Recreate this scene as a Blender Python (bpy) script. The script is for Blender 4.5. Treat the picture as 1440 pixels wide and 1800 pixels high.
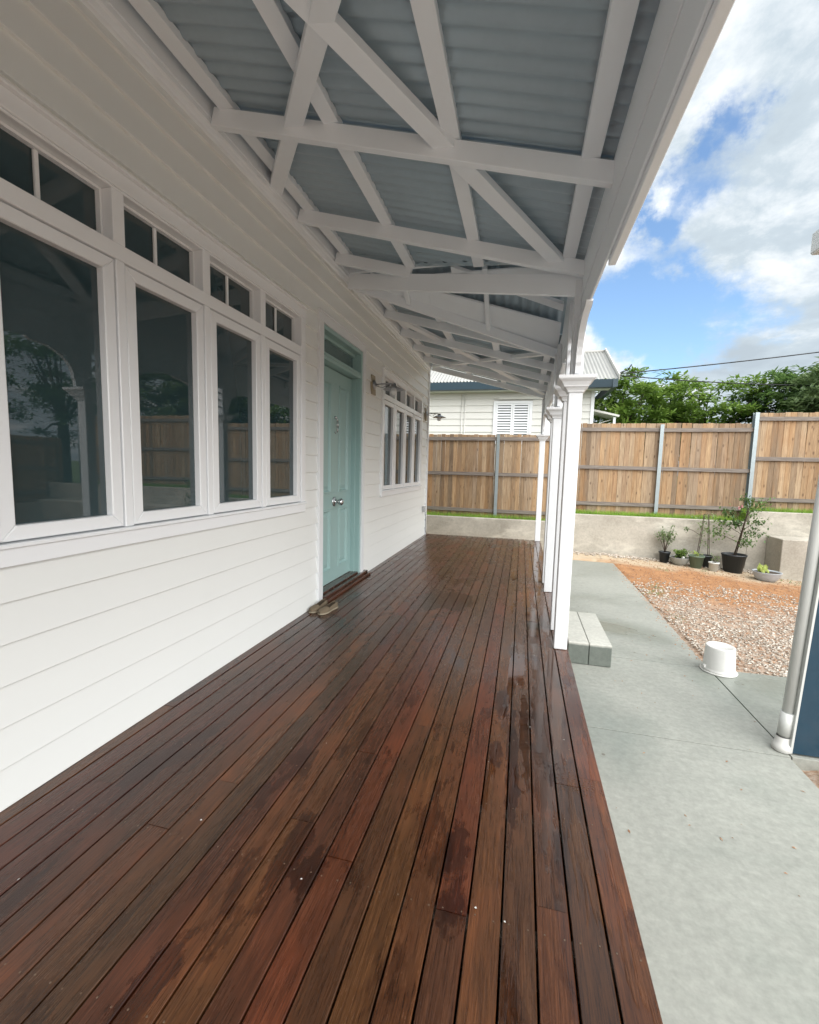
import bpy, math, random
from mathutils import Vector, Matrix, noise as mnoise
random.seed(7)
R = math.radians
scene = bpy.context.scene
for o in list(bpy.data.objects):
    bpy.data.objects.remove(o)
COL = scene.collection
H = 1.3                    # eye height above the deck, metres

# ------------------------------------------------------------------ camera
cam_d = bpy.data.cameras.new('camera'); cam = bpy.data.objects.new('camera', cam_d); COL.objects.link(cam)
cam_d.sensor_fit = 'HORIZONTAL'; cam_d.sensor_width = 36.0; cam_d.lens = 36.0 * 782.9 / 1440.0
cam_d.clip_start = 0.02; cam_d.clip_end = 2000
yaw, pitch, roll = -0.244635, 0.098975, -0.0248507
f_ = Vector((math.sin(yaw) * math.cos(pitch), math.cos(yaw) * math.cos(pitch), -math.sin(pitch)))
r_ = Vector((math.cos(yaw), -math.sin(yaw), 0)); d_ = f_.cross(r_)
r2 = r_ * math.cos(roll) + d_ * math.sin(roll); d2 = -r_ * math.sin(roll) + d_ * math.cos(roll)
cam.matrix_world = Matrix(((r2.x, -d2.x, -f_.x, 0), (r2.y, -d2.y, -f_.y, 0), (r2.z, -d2.z, -f_.z, H), (0, 0, 0, 1)))
scene.camera = cam
def raydir(px, py):
    return (r2 * ((px - 720) / 782.9) + d2 * ((py - 900) / 782.9) + f_).normalized()

# ------------------------------------------------------------------ world, sun, exposure
SUN_EL, SUN_AZ = 44.0, 136.0            # azimuth measured from +Y towards +X
world = bpy.data.worlds.new('World'); scene.world = world; world.use_nodes = True
def nn(nt, typ, **kw):
    n = nt.nodes.new(typ)
    for k, v in kw.items():
        if k.startswith('i_'): n.inputs[k[2:].replace('_', ' ')].default_value = v
        else: setattr(n, k, v)
    return n
def world_nodes():
    nt = world.node_tree; nt.nodes.clear(); L = nt.links.new
    out = nn(nt, 'ShaderNodeOutputWorld')
    sky = nn(nt, 'ShaderNodeTexSky'); sky.sky_type = 'NISHITA'; sky.sun_disc = False
    sky.sun_elevation = R(SUN_EL); sky.sun_rotation = R(SUN_AZ); sky.dust_density = 1.0; sky.ozone_density = 2.0
    tint = nn(nt, 'ShaderNodeMix', data_type='RGBA', blend_type='MULTIPLY'); tint.inputs[0].default_value = 1
    tint.inputs[7].default_value = (0.72, 0.78, 0.80, 1); L(sky.outputs[0], tint.inputs[6])
    bg1 = nn(nt, 'ShaderNodeBackground'); bg1.inputs[1].default_value = 0.05; L(tint.outputs[2], bg1.inputs[0])
    tc = nn(nt, 'ShaderNodeTexCoord')
    sep = nn(nt, 'ShaderNodeSeparateXYZ'); L(tc.outputs['Generated'], sep.inputs[0])
    def math_(op, a=None, b=None, c=None, clamp=False):
        m = nn(nt, 'ShaderNodeMath', operation=op, use_clamp=clamp)
        for i, x in enumerate((a, b, c)):
            if x is None: continue
            if isinstance(x, (int, float)): m.inputs[i].default_value = x
            else: L(x, m.inputs[i])
        return m.outputs[0]
    zc = math_('MAXIMUM', sep.outputs[2], 0.0); den = math_('ADD', zc, 0.22)
    u = math_('DIVIDE', sep.outputs[0], den); v = math_('DIVIDE', sep.outputs[1], den)
    comb = nn(nt, 'ShaderNodeCombineXYZ'); L(u, comb.inputs[0]); L(v, comb.inputs[1])
    def noise(scale, detail, rough, off, dist=0.0):
        mp = nn(nt, 'ShaderNodeMapping'); mp.inputs[1].default_value = off; L(comb.outputs[0], mp.inputs[0])
        n = nn(nt, 'ShaderNodeTexNoise'); n.inputs['Scale'].default_value = scale; n.inputs['Detail'].default_value = detail
        n.inputs['Roughness'].default_value = rough; n.inputs['Distortion'].default_value = dist
        L(mp.outputs[0], n.inputs['Vector']); return n.outputs['Fac']
    n1 = noise(1.3, 10, 0.58, (3.1, 1.7, 0.4), 0.1)
    n2 = noise(4.5, 9, 0.62, (7.3, 0.2, 2.0), 0.15)
    cover = math_('ADD', math_('MULTIPLY', n1, 1.0), math_('MULTIPLY', n2, 0.35))
    # the openings of blue sky that the photograph shows, each at its own bearing
    pn = []
    for o_ in ((0, 0, 0), (5.2, 1.3, 8.1), (2.7, 9.4, 3.3)):
        mp = nn(nt, 'ShaderNodeMapping'); mp.inputs[1].default_value = o_; L(tc.outputs['Generated'], mp.inputs[0])
        t = nn(nt, 'ShaderNodeTexNoise'); t.inputs['Scale'].default_value = 9.0; t.inputs['Detail'].default_value = 8; t.inputs['Roughness'].default_value = 0.62; L(mp.outputs[0], t.inputs['Vector'])
        pn.append(math_('MULTIPLY', math_('SUBTRACT', t.outputs['Fac'], 0.5), 0.25))
    cb = nn(nt, 'ShaderNodeCombineXYZ')
    for i_, p_ in enumerate(pn): L(p_, cb.inputs[i_])
    vadd = nn(nt, 'ShaderNodeVectorMath', operation='ADD'); L(tc.outputs['Generated'], vadd.inputs[0]); L(cb.outputs[0], vadd.inputs[1])
    nrm = nn(nt, 'ShaderNodeVectorMath', operation='NORMALIZE'); L(vadd.outputs[0], nrm.inputs[0])
    for px, py, k, amt in ((1085, 565, 230, 0.46), (1170, 555, 260, 0.30), (1250, 565, 420, 0.20), (1330, 572, 500, 0.15), (1160, 370, 1300, 0.30), (1150, 400, 1500, 0.12), (1225, 315, 1500, 0.16), (1270, 300, 1600, 0.14), (1300, 185, 1100, 0.30), (1345, 120, 700, 0.10), (1330, 300, 1800, 0.10)):
        d = raydir(px, py)
        dot = nn(nt, 'ShaderNodeVectorMath', operation='DOT_PRODUCT'); dot.inputs[1].default_value = d; L(nrm.outputs[0], dot.inputs[0])
        e = math_('EXPONENT', math_('MULTIPLY', math_('SUBTRACT', dot.outputs['Value'], 1.0), float(k)))
        cover = math_('SUBTRACT', cover, math_('MULTIPLY', e, amt))
    mask = nn(nt, 'ShaderNodeMapRange', interpolation_type='SMOOTHSTEP'); L(cover, mask.inputs[0])
    mask.inputs[1].default_value = 0.22; mask.inputs[2].default_value = 0.56
    n3 = noise(3.2, 11, 0.62, (1.2, 5.5, 0.0), 0.15)
    n4 = noise(1.2, 5, 0.5, (0.2, 9.5, 0.0), 0.1)
    sh = math_('ADD', math_('MULTIPLY', n3, 0.6), math_('MULTIPLY', n4, 0.4))
    ramp = nn(nt, 'ShaderNodeValToRGB'); L(sh, ramp.inputs[0])
    cr = ramp.color_ramp; cr.elements[0].position = 0.36; cr.elements[0].color = (0.44, 0.51, 0.57, 1)
    cr.elements[1].position = 0.60; cr.elements[1].color = (0.95, 0.97, 0.98, 1)
    e = cr.elements.new(0.47); e.color = (0.52, 0.60, 0.66, 1)
    bg2 = nn(nt, 'ShaderNodeBackground'); L(ramp.outputs[0], bg2.inputs[0]); bg2.inputs[1].default_value = CLOUD
    mx = nn(nt, 'ShaderNodeMixShader'); L(mask.outputs[0], mx.inputs[0]); L(bg1.outputs[0], mx.inputs[1]); L(bg2.outputs[0], mx.inputs[2])
    L(mx.outputs[0], out.inputs[0])
CLOUD = 0.20
world_nodes()
sd = bpy.data.lights.new('sun', 'SUN'); sd.energy = 1.12; sd.angle = R(85); sd.color = (1.0, 0.975, 0.94)
so = bpy.data.objects.new('sun', sd); COL.objects.link(so); so.location = (10, 5, 12)
sv = Vector((math.sin(R(SUN_AZ)) * math.cos(R(SUN_EL)), math.cos(R(SUN_AZ)) * math.cos(R(SUN_EL)), math.sin(R(SUN_EL))))
so.rotation_euler = (-sv).to_track_quat('-Z', 'Y').to_euler()
vs = scene.view_settings; vs.view_transform = 'Standard'; vs.look = 'None'; vs.gamma = 1; vs.use_curve_mapping = False
vs.exposure = 2.65
scene.render.engine = 'CYCLES'
try:
    scene.cycles.max_bounces = 12; scene.cycles.diffuse_bounces = 8; scene.cycles.glossy_bounces = 4
except Exception: pass

# ------------------------------------------------------------------ materials
class Mat:
    def __init__(s, name):
        s.m = bpy.data.materials.new(name); s.m.use_nodes = True; s.nt = s.m.node_tree
        s.b = s.nt.nodes['Principled BSDF']; s.L = s.nt.links.new
    def n(s, typ, **kw): return nn(s.nt, typ, **kw)
    def coord(s, kind='Object', scale=(1, 1, 1), loc=(0, 0, 0)):
        if kind == 'Position': src = s.n('ShaderNodeNewGeometry').outputs['Position']
        else: src = s.n('ShaderNodeTexCoord').outputs[kind]
        mp = s.n('ShaderNodeMapping'); mp.inputs[3].default_value = scale; mp.inputs[1].default_value = loc
        s.L(src, mp.inputs[0]); return mp.outputs[0]
    def rnd(s): return s.n('ShaderNodeObjectInfo').outputs['Random']
    def noise(s, vec, scale, detail=4, rough=0.5, dist=0.0, w=None):
        t = s.n('ShaderNodeTexNoise')
        if w is not None: t.noise_dimensions = '4D'; s.L(w, t.inputs['W'])
        t.inputs['Scale'].default_value = scale; t.inputs['Detail'].default_value = detail
        t.inputs['Roughness'].default_value = rough; t.inputs['Distortion'].default_value = dist
        if vec is not None: s.L(vec, t.inputs['Vector'])
        return t.outputs['Fac']
    def math(s, op, a, b=None, c=None, clamp=False):
        m = s.n('ShaderNodeMath', operation=op, use_clamp=clamp)
        for i, x in enumerate((a, b, c)):
            if x is None: continue
            if isinstance(x, (int, float)): m.inputs[i].default_value = x
            else: s.L(x, m.inputs[i])
        return m.outputs[0]
    def ramp(s, fac, stops):
        r = s.n('ShaderNodeValToRGB'); cr = r.color_ramp
        while len(cr.elements) < len(stops): cr.elements.new(0.5)
        for e, (p, c) in zip(cr.elements, stops):
            e.position = p; e.color = (*c, 1) if len(c) == 3 else c
        s.L(fac, r.inputs[0]); return r.outputs[0]
    def mix(s, fac, a, b, mode='MIX'):
        m = s.n('ShaderNodeMix', data_type='RGBA', blend_type=mode)
        for sock, x in ((m.inputs[0], fac), (m.inputs[6], a), (m.inputs[7], b)):
            if isinstance(x, (int, float)): sock.default_value = x
            elif isinstance(x, tuple): sock.default_value = (*x, 1)
            else: s.L(x, sock)
        return m.outputs[2]
    def maprange(s, x, a, b, c=0.0, d=1.0):
        m = s.n('ShaderNodeMapRange'); s.L(x, m.inputs[0])
        for i, v in enumerate((a, b, c, d)): m.inputs[i + 1].default_value = v
        return m.outputs[0]
    def color(s, c):
        if isinstance(c, tuple): s.b.inputs['Base Color'].default_value = (*c, 1)
        else: s.L(c, s.b.inputs['Base Color'])
    def rough(s, c):
        if isinstance(c, (int, float)): s.b.inputs['Roughness'].default_value = c
        else: s.L(c, s.b.inputs['Roughness'])
    def bump(s, hgt, strength=0.3, dist=0.01, prev=None):
        b = s.n('ShaderNodeBump'); b.inputs['Strength'].default_value = strength; b.inputs['Distance'].default_value = dist
        s.L(hgt, b.inputs['Height'])
        if prev is not None: s.L(prev, b.inputs['Normal'])
        s.L(b.outputs[0], s.b.inputs['Normal']); return b.outputs[0]

def paint(name, col, rough=0.42, var=0.05, bump=0.08, scale=3.0):
    m = Mat(name); p = m.coord('Position')
    n1 = m.noise(p, scale, 5, 0.6); n2 = m.noise(p, 60, 3, 0.5); rn = m.rnd()
    f = m.math('ADD', m.math('MULTIPLY', n1, 0.8), m.math('MULTIPLY', rn, 0.25))
    dark = tuple(c * (1 - var * 2) for c in col); m.color(m.mix(m.math('SUBTRACT', f, 0.1, clamp=True), dark, col))
    m.rough(rough); m.bump(n2, bump * 0.5, 0.001)
    return m.m
def flat(name, col, rough=0.5, metal=0.0):
    m = Mat(name); p = m.coord('Object'); n1 = m.noise(p, 14, 4, 0.6)
    m.color(m.mix(n1, tuple(c * 0.85 for c in col), tuple(min(1, c * 1.1) for c in col))); m.rough(rough); m.b.inputs['Metallic'].default_value = metal
    return m.m
M = {}
M['siding'] = paint('siding_paint', (0.82, 0.835, 0.82), 0.40, 0.03, 0.12, 1.6)
M['trim'] = paint('trim_paint', (0.78, 0.80, 0.82), 0.35, 0.025, 0.08)
M['rafter'] = paint('rafter_paint', (0.88, 0.915, 0.95), 0.42, 0.04, 0.15, 4.0)
M['upvc'] = paint('window_white', (0.86, 0.88, 0.90), 0.25, 0.015, 0.02)
M['teal'] = paint('teal_paint', (0.32, 0.475, 0.465), 0.38, 0.02, 0.03)
M['dark_gap'] = flat('dark_gasket', (0.02, 0.022, 0.025), 0.6)
M['chrome'] = flat('brushed_chrome', (0.62, 0.63, 0.64), 0.18, 1.0)
M['lampmetal'] = flat('lamp_metal', (0.40, 0.41, 0.43), 0.32, 0.9)
M['timberblock'] = flat('timber_block', (0.36, 0.31, 0.22), 0.6)
M['frosted'] = flat('frosted_globe', (0.75, 0.77, 0.78), 0.2)
M['galv'] = flat('galvanised_steel', (0.36, 0.42, 0.44), 0.38, 0.55)
M['dgreen'] = flat('gutter_dark', (0.028, 0.055, 0.075), 0.4)
M['bluepanel'] = flat('dark_blue_steel', (0.022, 0.055, 0.085), 0.12)
M['pvc'] = paint('pvc_pipe', (0.62, 0.64, 0.62), 0.35, 0.08, 0.05)
M['plasticwhite'] = paint('bucket_plastic', (0.80, 0.80, 0.77), 0.35, 0.12, 0.1, 9.0)
M['suede'] = flat('shoe_suede', (0.15, 0.115, 0.075), 0.85)
M['shoein'] = flat('shoe_lining', (0.05, 0.036, 0.022), 0.9)
M['sole'] = flat('shoe_sole', (0.30, 0.26, 0.19), 0.7)
M['potblack'] = flat('pot_black', (0.018, 0.024, 0.030), 0.35)
M['potgreen'] = flat('pot_green', (0.12, 0.17, 0.12), 0.5)
M['potgrey'] = flat('pot_grey', (0.28, 0.29, 0.27), 0.6)
M['potwhite'] = flat('pot_white', (0.58, 0.59, 0.57), 0.6)
M['potlight'] = flat('pot_light_grey', (0.40, 0.43, 0.46), 0.5)
M['soil'] = flat('potting_soil', (0.045, 0.03, 0.02), 0.95)
M['stem'] = flat('stem_bark', (0.07, 0.05, 0.035), 0.85)
M['bark'] = flat('tree_bark', (0.10, 0.08, 0.06), 0.9)
M['petal'] = flat('petal_pink', (0.70, 0.40, 0.42), 0.6)
M['cable'] = flat('black_cable', (0.02, 0.02, 0.022), 0.6)
M['outlet'] = flat('outlet_grey', (0.42, 0.43, 0.43), 0.4)
M['screw'] = flat('screw_head', (0.20, 0.15, 0.11), 0.4, 0.7)
M['joint'] = flat('joint_filler', (0.07, 0.07, 0.06), 0.9)
M['render_white'] = paint('neighbour_paint', (0.66, 0.655, 0.62), 0.5, 0.05)

def leafmat(name, a, b, c):
    m = Mat(name); p = m.coord('Position'); n = m.noise(p, 2.2, 3, 0.6); n2 = m.noise(p, 30, 1, 0.5)
    f = m.math('ADD', m.math('MULTIPLY', n, 0.6), m.math('MULTIPLY', n2, 0.4))
    m.color(m.ramp(f, [(0.36, a), (0.5, b), (0.64, c)])); m.rough(0.45)
    tr = m.n('ShaderNodeBsdfTranslucent'); m.L(m.ramp(f, [(0.36, a), (0.5, b), (0.64, c)]), tr.inputs[0])
    mx = m.n('ShaderNodeMixShader'); mx.inputs[0].default_value = 0.35
    m.L(m.b.outputs[0], mx.inputs[1]); m.L(tr.outputs[0], mx.inputs[2])
    m.L(mx.outputs[0], m.nt.nodes['Material Output'].inputs[0]); return m.m
M['leaf1'] = leafmat('leaves_mid', (0.09, 0.16, 0.035), (0.19, 0.31, 0.06), (0.34, 0.47, 0.11))
M['leaf2'] = leafmat('leaves_dark', (0.05, 0.10, 0.035), (0.11, 0.20, 0.06), (0.22, 0.33, 0.10))
M['leaf3'] = leafmat('leaves_grey', (0.08, 0.13, 0.06), (0.18, 0.26, 0.11), (0.30, 0.39, 0.18))
M['leafy'] = leafmat('leaves_yellow', (0.30, 0.42, 0.08), (0.42, 0.52, 0.12), (0.55, 0.60, 0.20))
M['grass'] = leafmat('grass_blades', (0.16, 0.30, 0.04), (0.27, 0.45, 0.06), (0.38, 0.55, 0.11))

def deck_mat(dry=False):
    m = Mat('deck_wood'); rn = m.rnd(); pos = m.coord('Position')
    sep = m.n('ShaderNodeSeparateXYZ'); m.L(pos, sep.inputs[0])
    w = m.math('MULTIPLY', rn, 31.0)
    g1 = m.noise(m.coord('Position', (24, 1.6, 24)), 2.2, 6, 0.62, 0.6, w)
    g2 = m.noise(m.coord('Position', (170, 6, 60)), 1.5, 4, 0.7, 0.2, w)
    blot = m.noise(m.coord('Position', (3.4, 1.5, 1)), 1.1, 7, 0.62, 0.4)
    # per board hue
    base = m.ramp(rn, [(0.0, (0.080, 0.036, 0.022)), (0.13, (0.120, 0.044, 0.024)), (0.27, (0.100, 0.056, 0.025)), (0.40, (0.062, 0.029, 0.023)),
                       (0.54, (0.165, 0.084, 0.032)), (0.68, (0.098, 0.036, 0.024)), (0.82, (0.075, 0.048, 0.025)), (1.0, (0.140, 0.056, 0.026))])
    base = m.mix(0.12, base, (0.100, 0.046, 0.024))
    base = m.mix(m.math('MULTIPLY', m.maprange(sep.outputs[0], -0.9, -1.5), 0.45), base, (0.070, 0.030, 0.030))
    c = m.mix(m.maprange(g1, 0.3, 0.75), (0.60, 0.56, 0.54), (1.42, 1.36, 1.25))
    c = m.mix(1.0, base, c, 'MULTIPLY')
    gr = m.mix(m.maprange(g2, 0.35, 0.7), (0.52, 0.50, 0.48), (1.38, 1.36, 1.32))
    c = m.mix(1.0, c, gr, 'MULTIPLY')
    c = m.mix(m.maprange(blot, 0.50, 0.66), c, m.mix(1.0, c, (1.55, 1.32, 1.20), 'MULTIPLY'))
    c = m.mix(1.0, c, (0.74, 0.63, 0.53), 'MULTIPLY')
    # damp patches
    damp = m.noise(m.coord('Position', (4.2, 1.5, 1), (2.3, 0.6, 0)), 1.15, 8, 0.68, 0.3)
    dampm = m.maprange(damp, 0.545, 0.60)
    c = m.mix(m.math('MULTIPLY', dampm, 0.62), c, m.mix(1.0, c, (0.30, 0.22, 0.22), 'MULTIPLY'))
    # soaked stains and puddles where the photograph has them
    wob = m.noise(m.coord('Position', (1.6, 1.0, 1)), 7.0, 7, 0.66, 0.3); wob2 = m.noise(m.coord('Position', (2.0, 0.8, 1), (4, 7, 0)), 10.0, 5, 0.6, 0.3)
    wx = m.math('ADD', m.math('MULTIPLY', m.math('SUBTRACT', wob, 0.5), 3.0), m.math('MULTIPLY', m.math('SUBTRACT', wob2, 0.5), 0.8)); 
    def blobs(lst):
        acc = None
        for cx, cy, sx, sy in lst:
            dx = m.math('DIVIDE', m.math('SUBTRACT', sep.outputs[0], cx), sx); dy = m.math('DIVIDE', m.math('SUBTRACT', sep.outputs[1], cy), sy)
            d = m.math('SQRT', m.math('ADD', m.math('MULTIPLY', dx, dx), m.math('MULTIPLY', dy, dy)))
            acc = d if acc is None else m.math('MINIMUM', acc, d)
        return m.math('ADD', acc, wx)
    stain = m.maprange(blobs([(-0.70, 1.24, .05, .20), (-0.60, 1.20, .045, .10), (-0.15, 1.40, .045, .12), (-0.145, 1.20, .04, .10), (-0.05, 2.42, .04, .16), (-0.06, 1.96, .035, .10), (-0.84, 0.80, .05, .16), (0.02, 1.95, .03, .40), (-0.7, 4.3, .3, .35)]), 0.80, 1.10, 1.0, 0.0)
    c = m.mix(m.math('MULTIPLY', stain, 0.72), c, m.mix(1.0, c, (0.26, 0.17, 0.17), 'MULTIPLY'))
    pud = m.maprange(blobs([(0.055, 3.0, .030, .35), (0.155, 3.05, .030, .45), (0.14, 2.45, .028, .3), (0.375, 3.0, .03, .16), (0.365, 2.62, .03, .14), (-0.03, 5.6, .05, .35), (0.10, 4.7, .04, .5), (0.07, 2.2, .028, .35), (0.16, 3.9, .035, .5), (0.27, 2.2, .025, .4), (0.14, 1.9, .022, .4), (0.20, 6.4, .05, .7)]), 0.93, 1.03, 1.0, 0.0)
    # standing water along the open side, in streaks that follow the boards
    edge = m.maprange(sep.outputs[0], -0.35, 0.22, -0.16, 0.125)
    wetn = m.noise(m.coord('Position', (9.0, 0.9, 1), (0.3, 4.1, 0)), 1.2, 6, 0.6, 0.5)
    wet = m.maprange(m.math('ADD', wetn, edge), 0.575, 0.60)
    wet = m.math('MAXIMUM', wet, pud)
    c = m.mix(m.math('MULTIPLY', wet, 0.5), c, m.mix(1.0, c, (0.5, 0.42, 0.42), 'MULTIPLY'))
    m.color(c)
    r = m.maprange(m.math('ADD', m.math('MULTIPLY', g2, 0.4), m.math('MULTIPLY', blot, 0.6)), 0.35, 0.65, 0.20, 0.37)
    r = m.math('SUBTRACT', r, m.math('MULTIPLY', m.math('MAXIMUM', dampm, stain), 0.10))
    r = m.math('MULTIPLY', r, m.maprange(wet, 0, 1, 1.0, 0.12)); m.rough(r)
    m.b.inputs['Specular IOR Level'].default_value = 0.5; m.b.inputs['Coat Weight'].default_value = 0.15; m.b.inputs['Coat Roughness'].default_value = 0.2
    hb = m.math('MULTIPLY', m.math('ADD', g2, m.math('MULTIPLY', g1, 0.6)), m.maprange(wet, 0, 1, 1.0, 0.06))
    b1 = m.bump(hb, 0.30, 0.004)
    drops = m.n('ShaderNodeTexVoronoi'); drops.inputs['Scale'].default_value = 95; m.L(pos, drops.inputs['Vector'])
    dropmask = m.math('MULTIPLY', m.maprange(m.noise(pos, 3.0, 3), 0.56, 0.62), m.maprange(sep.outputs[0], 0.05, 0.3))
    dh = m.math('MULTIPLY', m.maprange(drops.outputs['Distance'], 0.0, 0.45, 1.0, 0.0), dropmask)
    m.bump(dh, 0.45, 0.004, b1)
    return m.m
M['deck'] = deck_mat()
def paling_mat():
    m = Mat('paling_pine'); rn = m.rnd(); w = m.math('MULTIPLY', rn, 40.0); pos = m.coord('Position')
    g = m.noise(m.coord('Position', (26, 26, 1.7)), 1.6, 5, 0.65, 1.2, w)
    k = m.n('ShaderNodeTexVoronoi'); k.inputs['Scale'].default_value = 3.0
    cmb = m.n('ShaderNodeCombineXYZ'); m.L(w, cmb.inputs[0]); m.L(w, cmb.inputs[2]); va = m.n('ShaderNodeVectorMath', operation='ADD')
    m.L(m.coord('Position', (3.2, 0.3, 1.5)), va.inputs[0]); m.L(cmb.outputs[0], va.inputs[1]); m.L(va.outputs[0], k.inputs['Vector'])
    knot = m.maprange(k.outputs['Distance'], 0.06, 0.20, 1.0, 0.0)
    base = m.ramp(rn, [(0, (0.26, 0.175, 0.10)), (0.2, (0.42, 0.295, 0.175)), (0.4, (0.19, 0.14, 0.095)), (0.6, (0.46, 0.35, 0.23)), (0.8, (0.30, 0.235, 0.17)), (1, (0.38, 0.245, 0.135))])
    c = m.mix(1.0, base, m.mix(m.maprange(g, 0.3, 0.7), (0.55, 0.48, 0.42), (1.25, 1.22, 1.18)), 'MULTIPLY')
    c = m.mix(m.math('MULTIPLY', knot, 0.75), c, (0.075, 0.038, 0.02))
    sep = m.n('ShaderNodeSeparateXYZ'); m.L(pos, sep.inputs[0])
    st = m.noise(m.coord('Position', (5, 5, 0.6)), 1.2, 5, 0.6, 0.2)
    c = m.mix(m.math('MULTIPLY', m.maprange(st, 0.50, 0.68), 0.45), c, (0.34, 0.17, 0.06))
    m.color(c); m.rough(0.72); m.bump(g, 0.3, 0.004); return m.m
M['paling'] = paling_mat()
def rail_mat():
    m = Mat('weathered_rail'); rn = m.rnd(); g = m.noise(m.coord('Position', (1.5, 30, 30)), 2.0, 5, 0.65, 0.8, m.math('MULTIPLY', rn, 20.0))
    m.color(m.ramp(g, [(0.3, (0.11, 0.09, 0.08)), (0.55, (0.22, 0.19, 0.165)), (0.75, (0.33, 0.29, 0.25))])); m.rough(0.75); m.bump(g, 0.3, 0.004); return m.m
M['rail'] = rail_mat()
def sheet_mat(name, col, rough=0.38, metal=0.15):
    m = Mat(name); p = m.coord('Position'); n1 = m.noise(p, 1.7, 4, 0.6); n2 = m.noise(p, 25, 3, 0.6)
    m.color(m.mix(m.math('ADD', m.math('MULTIPLY', n1, 0.7), m.math('MULTIPLY', n2, 0.3)), tuple(c * 0.8 for c in col), tuple(c * 1.15 for c in col)))
    m.rough(rough); m.b.inputs['Metallic'].default_value = metal; m.bump(n2, 0.03, 0.002); return m.m
M['roofsheet'] = sheet_mat('roof_sheet_grey', (0.38, 0.465, 0.52))
M['roofwhite'] = sheet_mat('roof_sheet_pale', (0.36, 0.36, 0.34), 0.5, 0.0)
M['roofdark'] = sheet_mat('roof_sheet_dark', (0.07, 0.07, 0.08), 0.5, 0.0)
def concrete(name, c0, c1, scale=1.3, wetk=0.0, spots=True):
    m = Mat(name); p = m.coord('Position'); n1 = m.noise(p, scale, 6, 0.6, 0.3); n2 = m.noise(p, 35, 4, 0.6); n3 = m.noise(p, 0.55, 4, 0.55, 0.4)
    c = m.mix(m.maprange(n1, 0.3, 0.7), c0, c1)
    c = m.mix(1.0, c, m.mix(m.maprange(n2, 0.3, 0.7), (0.86, 0.86, 0.86), (1.10, 1.10, 1.10)), 'MULTIPLY')
    tw = m.noise(m.coord('Position', (2.0, 9.0, 4.0)), 2.6, 6, 0.68, 1.2)
    c = m.mix(1.0, c, m.mix(m.maprange(tw, 0.35, 0.65), (0.955, 0.96, 0.955), (1.035, 1.03, 1.03)), 'MULTIPLY')
    wet = m.maprange(n3, 0.46, 0.60)
    if wetk: c = m.mix(m.math('MULTIPLY', wet, wetk), c, m.mix(1.0, c, (0.62, 0.68, 0.66), 'MULTIPLY'))
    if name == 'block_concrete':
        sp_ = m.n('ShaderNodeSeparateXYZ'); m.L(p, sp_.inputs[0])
        below_top_ = m.maprange(m.math('ADD', sp_.outputs[2], m.math('MULTIPLY', m.math('SUBTRACT', n1, 0.5), 0.02)), -0.165, -0.150, 1.0, 0.0)
        c = m.mix(below_top_, c, m.mix(1.0, c, (0.30, 0.34, 0.33), 'MULTIPLY'))  # block colour multiplied darker everywhere below the top edge
    if name == 'rendered_wall':
        ef = m.maprange(m.noise(m.coord('Position', (1.0, 1.0, 2.2)), 1.6, 7, 0.66, 0.4), 0.53, 0.66)
        c = m.mix(m.math('MULTIPLY', ef, 0.65), c, (0.62, 0.59, 0.51))
    if spots:
        v = m.n('ShaderNodeTexVoronoi'); v.inputs['Scale'].default_value = 5.5; m.L(p, v.inputs['Vector'])
        sp = m.math('MULTIPLY', m.maprange(v.outputs['Distance'], 0.045, 0.07, 1.0, 0.0), m.maprange(m.noise(p, 2.0, 2), 0.48, 0.52))
        c = m.mix(m.math('MULTIPLY', sp, 0.7), c, (0.09, 0.07, 0.05))
    m.color(c); m.rough(m.maprange(wet, 0, 1, 0.62, 0.55 - 0.40 * wetk)); m.bump(n2, 0.18, 0.002); return m.m
M['slab'] = concrete('slab_concrete', (0.270, 0.280, 0.252), (0.325, 0.335, 0.302), 0.8, 0.85)
M['render'] = concrete('rendered_wall', (0.35, 0.325, 0.275), (0.50, 0.47, 0.41), 1.8, 0.0, False)
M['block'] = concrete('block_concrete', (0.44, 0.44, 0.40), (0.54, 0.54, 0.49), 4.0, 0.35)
def ground_mat():
    m = Mat('yard_ground'); p = m.coord('Position'); sep = m.n('ShaderNodeSeparateXYZ'); m.L(p, sep.inputs[0])
    n1 = m.noise(p, 0.9, 6, 0.62, 0.5); n2 = m.noise(p, 40, 5, 0.7); n3 = m.noise(p, 5, 5, 0.6)
    v = m.n('ShaderNodeTexVoronoi'); v.inputs['Scale'].default_value = 42; m.L(p, v.inputs['Vector'])
    stone = m.mix(m.maprange(m.noise(p, 25, 2), 0.35, 0.65), (0.20, 0.17, 0.14), (0.52, 0.48, 0.42))
    dirt = m.mix(m.maprange(n3, 0.3, 0.7), (0.27, 0.125, 0.05), (0.42, 0.215, 0.095))
    sand = m.mix(n3, (0.40, 0.30, 0.19), (0.50, 0.42, 0.31))
    y = m.math('ADD', sep.outputs[1], m.math('MULTIPLY', m.math('SUBTRACT', n1, 0.5), 2.6))
    gravel = m.maprange(y, 6.0, 7.0, 1.0, 0.0)
    c = m.mix(m.math('MULTIPLY', gravel, 0.72), dirt, m.mix(m.maprange(n2, 0.4, 0.6), m.mix(0.5, dirt, stone), stone))
    c = m.mix(m.maprange(y, 8.55, 9.1), c, sand)
    far = m.maprange(sep.outputs[1], 9.95, 10.0)
    c = m.mix(far, c, (0.10, 0.15, 0.05)); m.color(c)
    wetm = m.maprange(m.noise(p, 0.8, 4, 0.5, 0.3), 0.58, 0.62); m.rough(m.maprange(wetm, 0, 1, 0.85, 0.45))
    m.bump(m.math('ADD', n2, m.math('MULTIPLY', n3, 0.5)), 0.6, 0.02); return m.m
M['ground'] = ground_mat()
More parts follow.
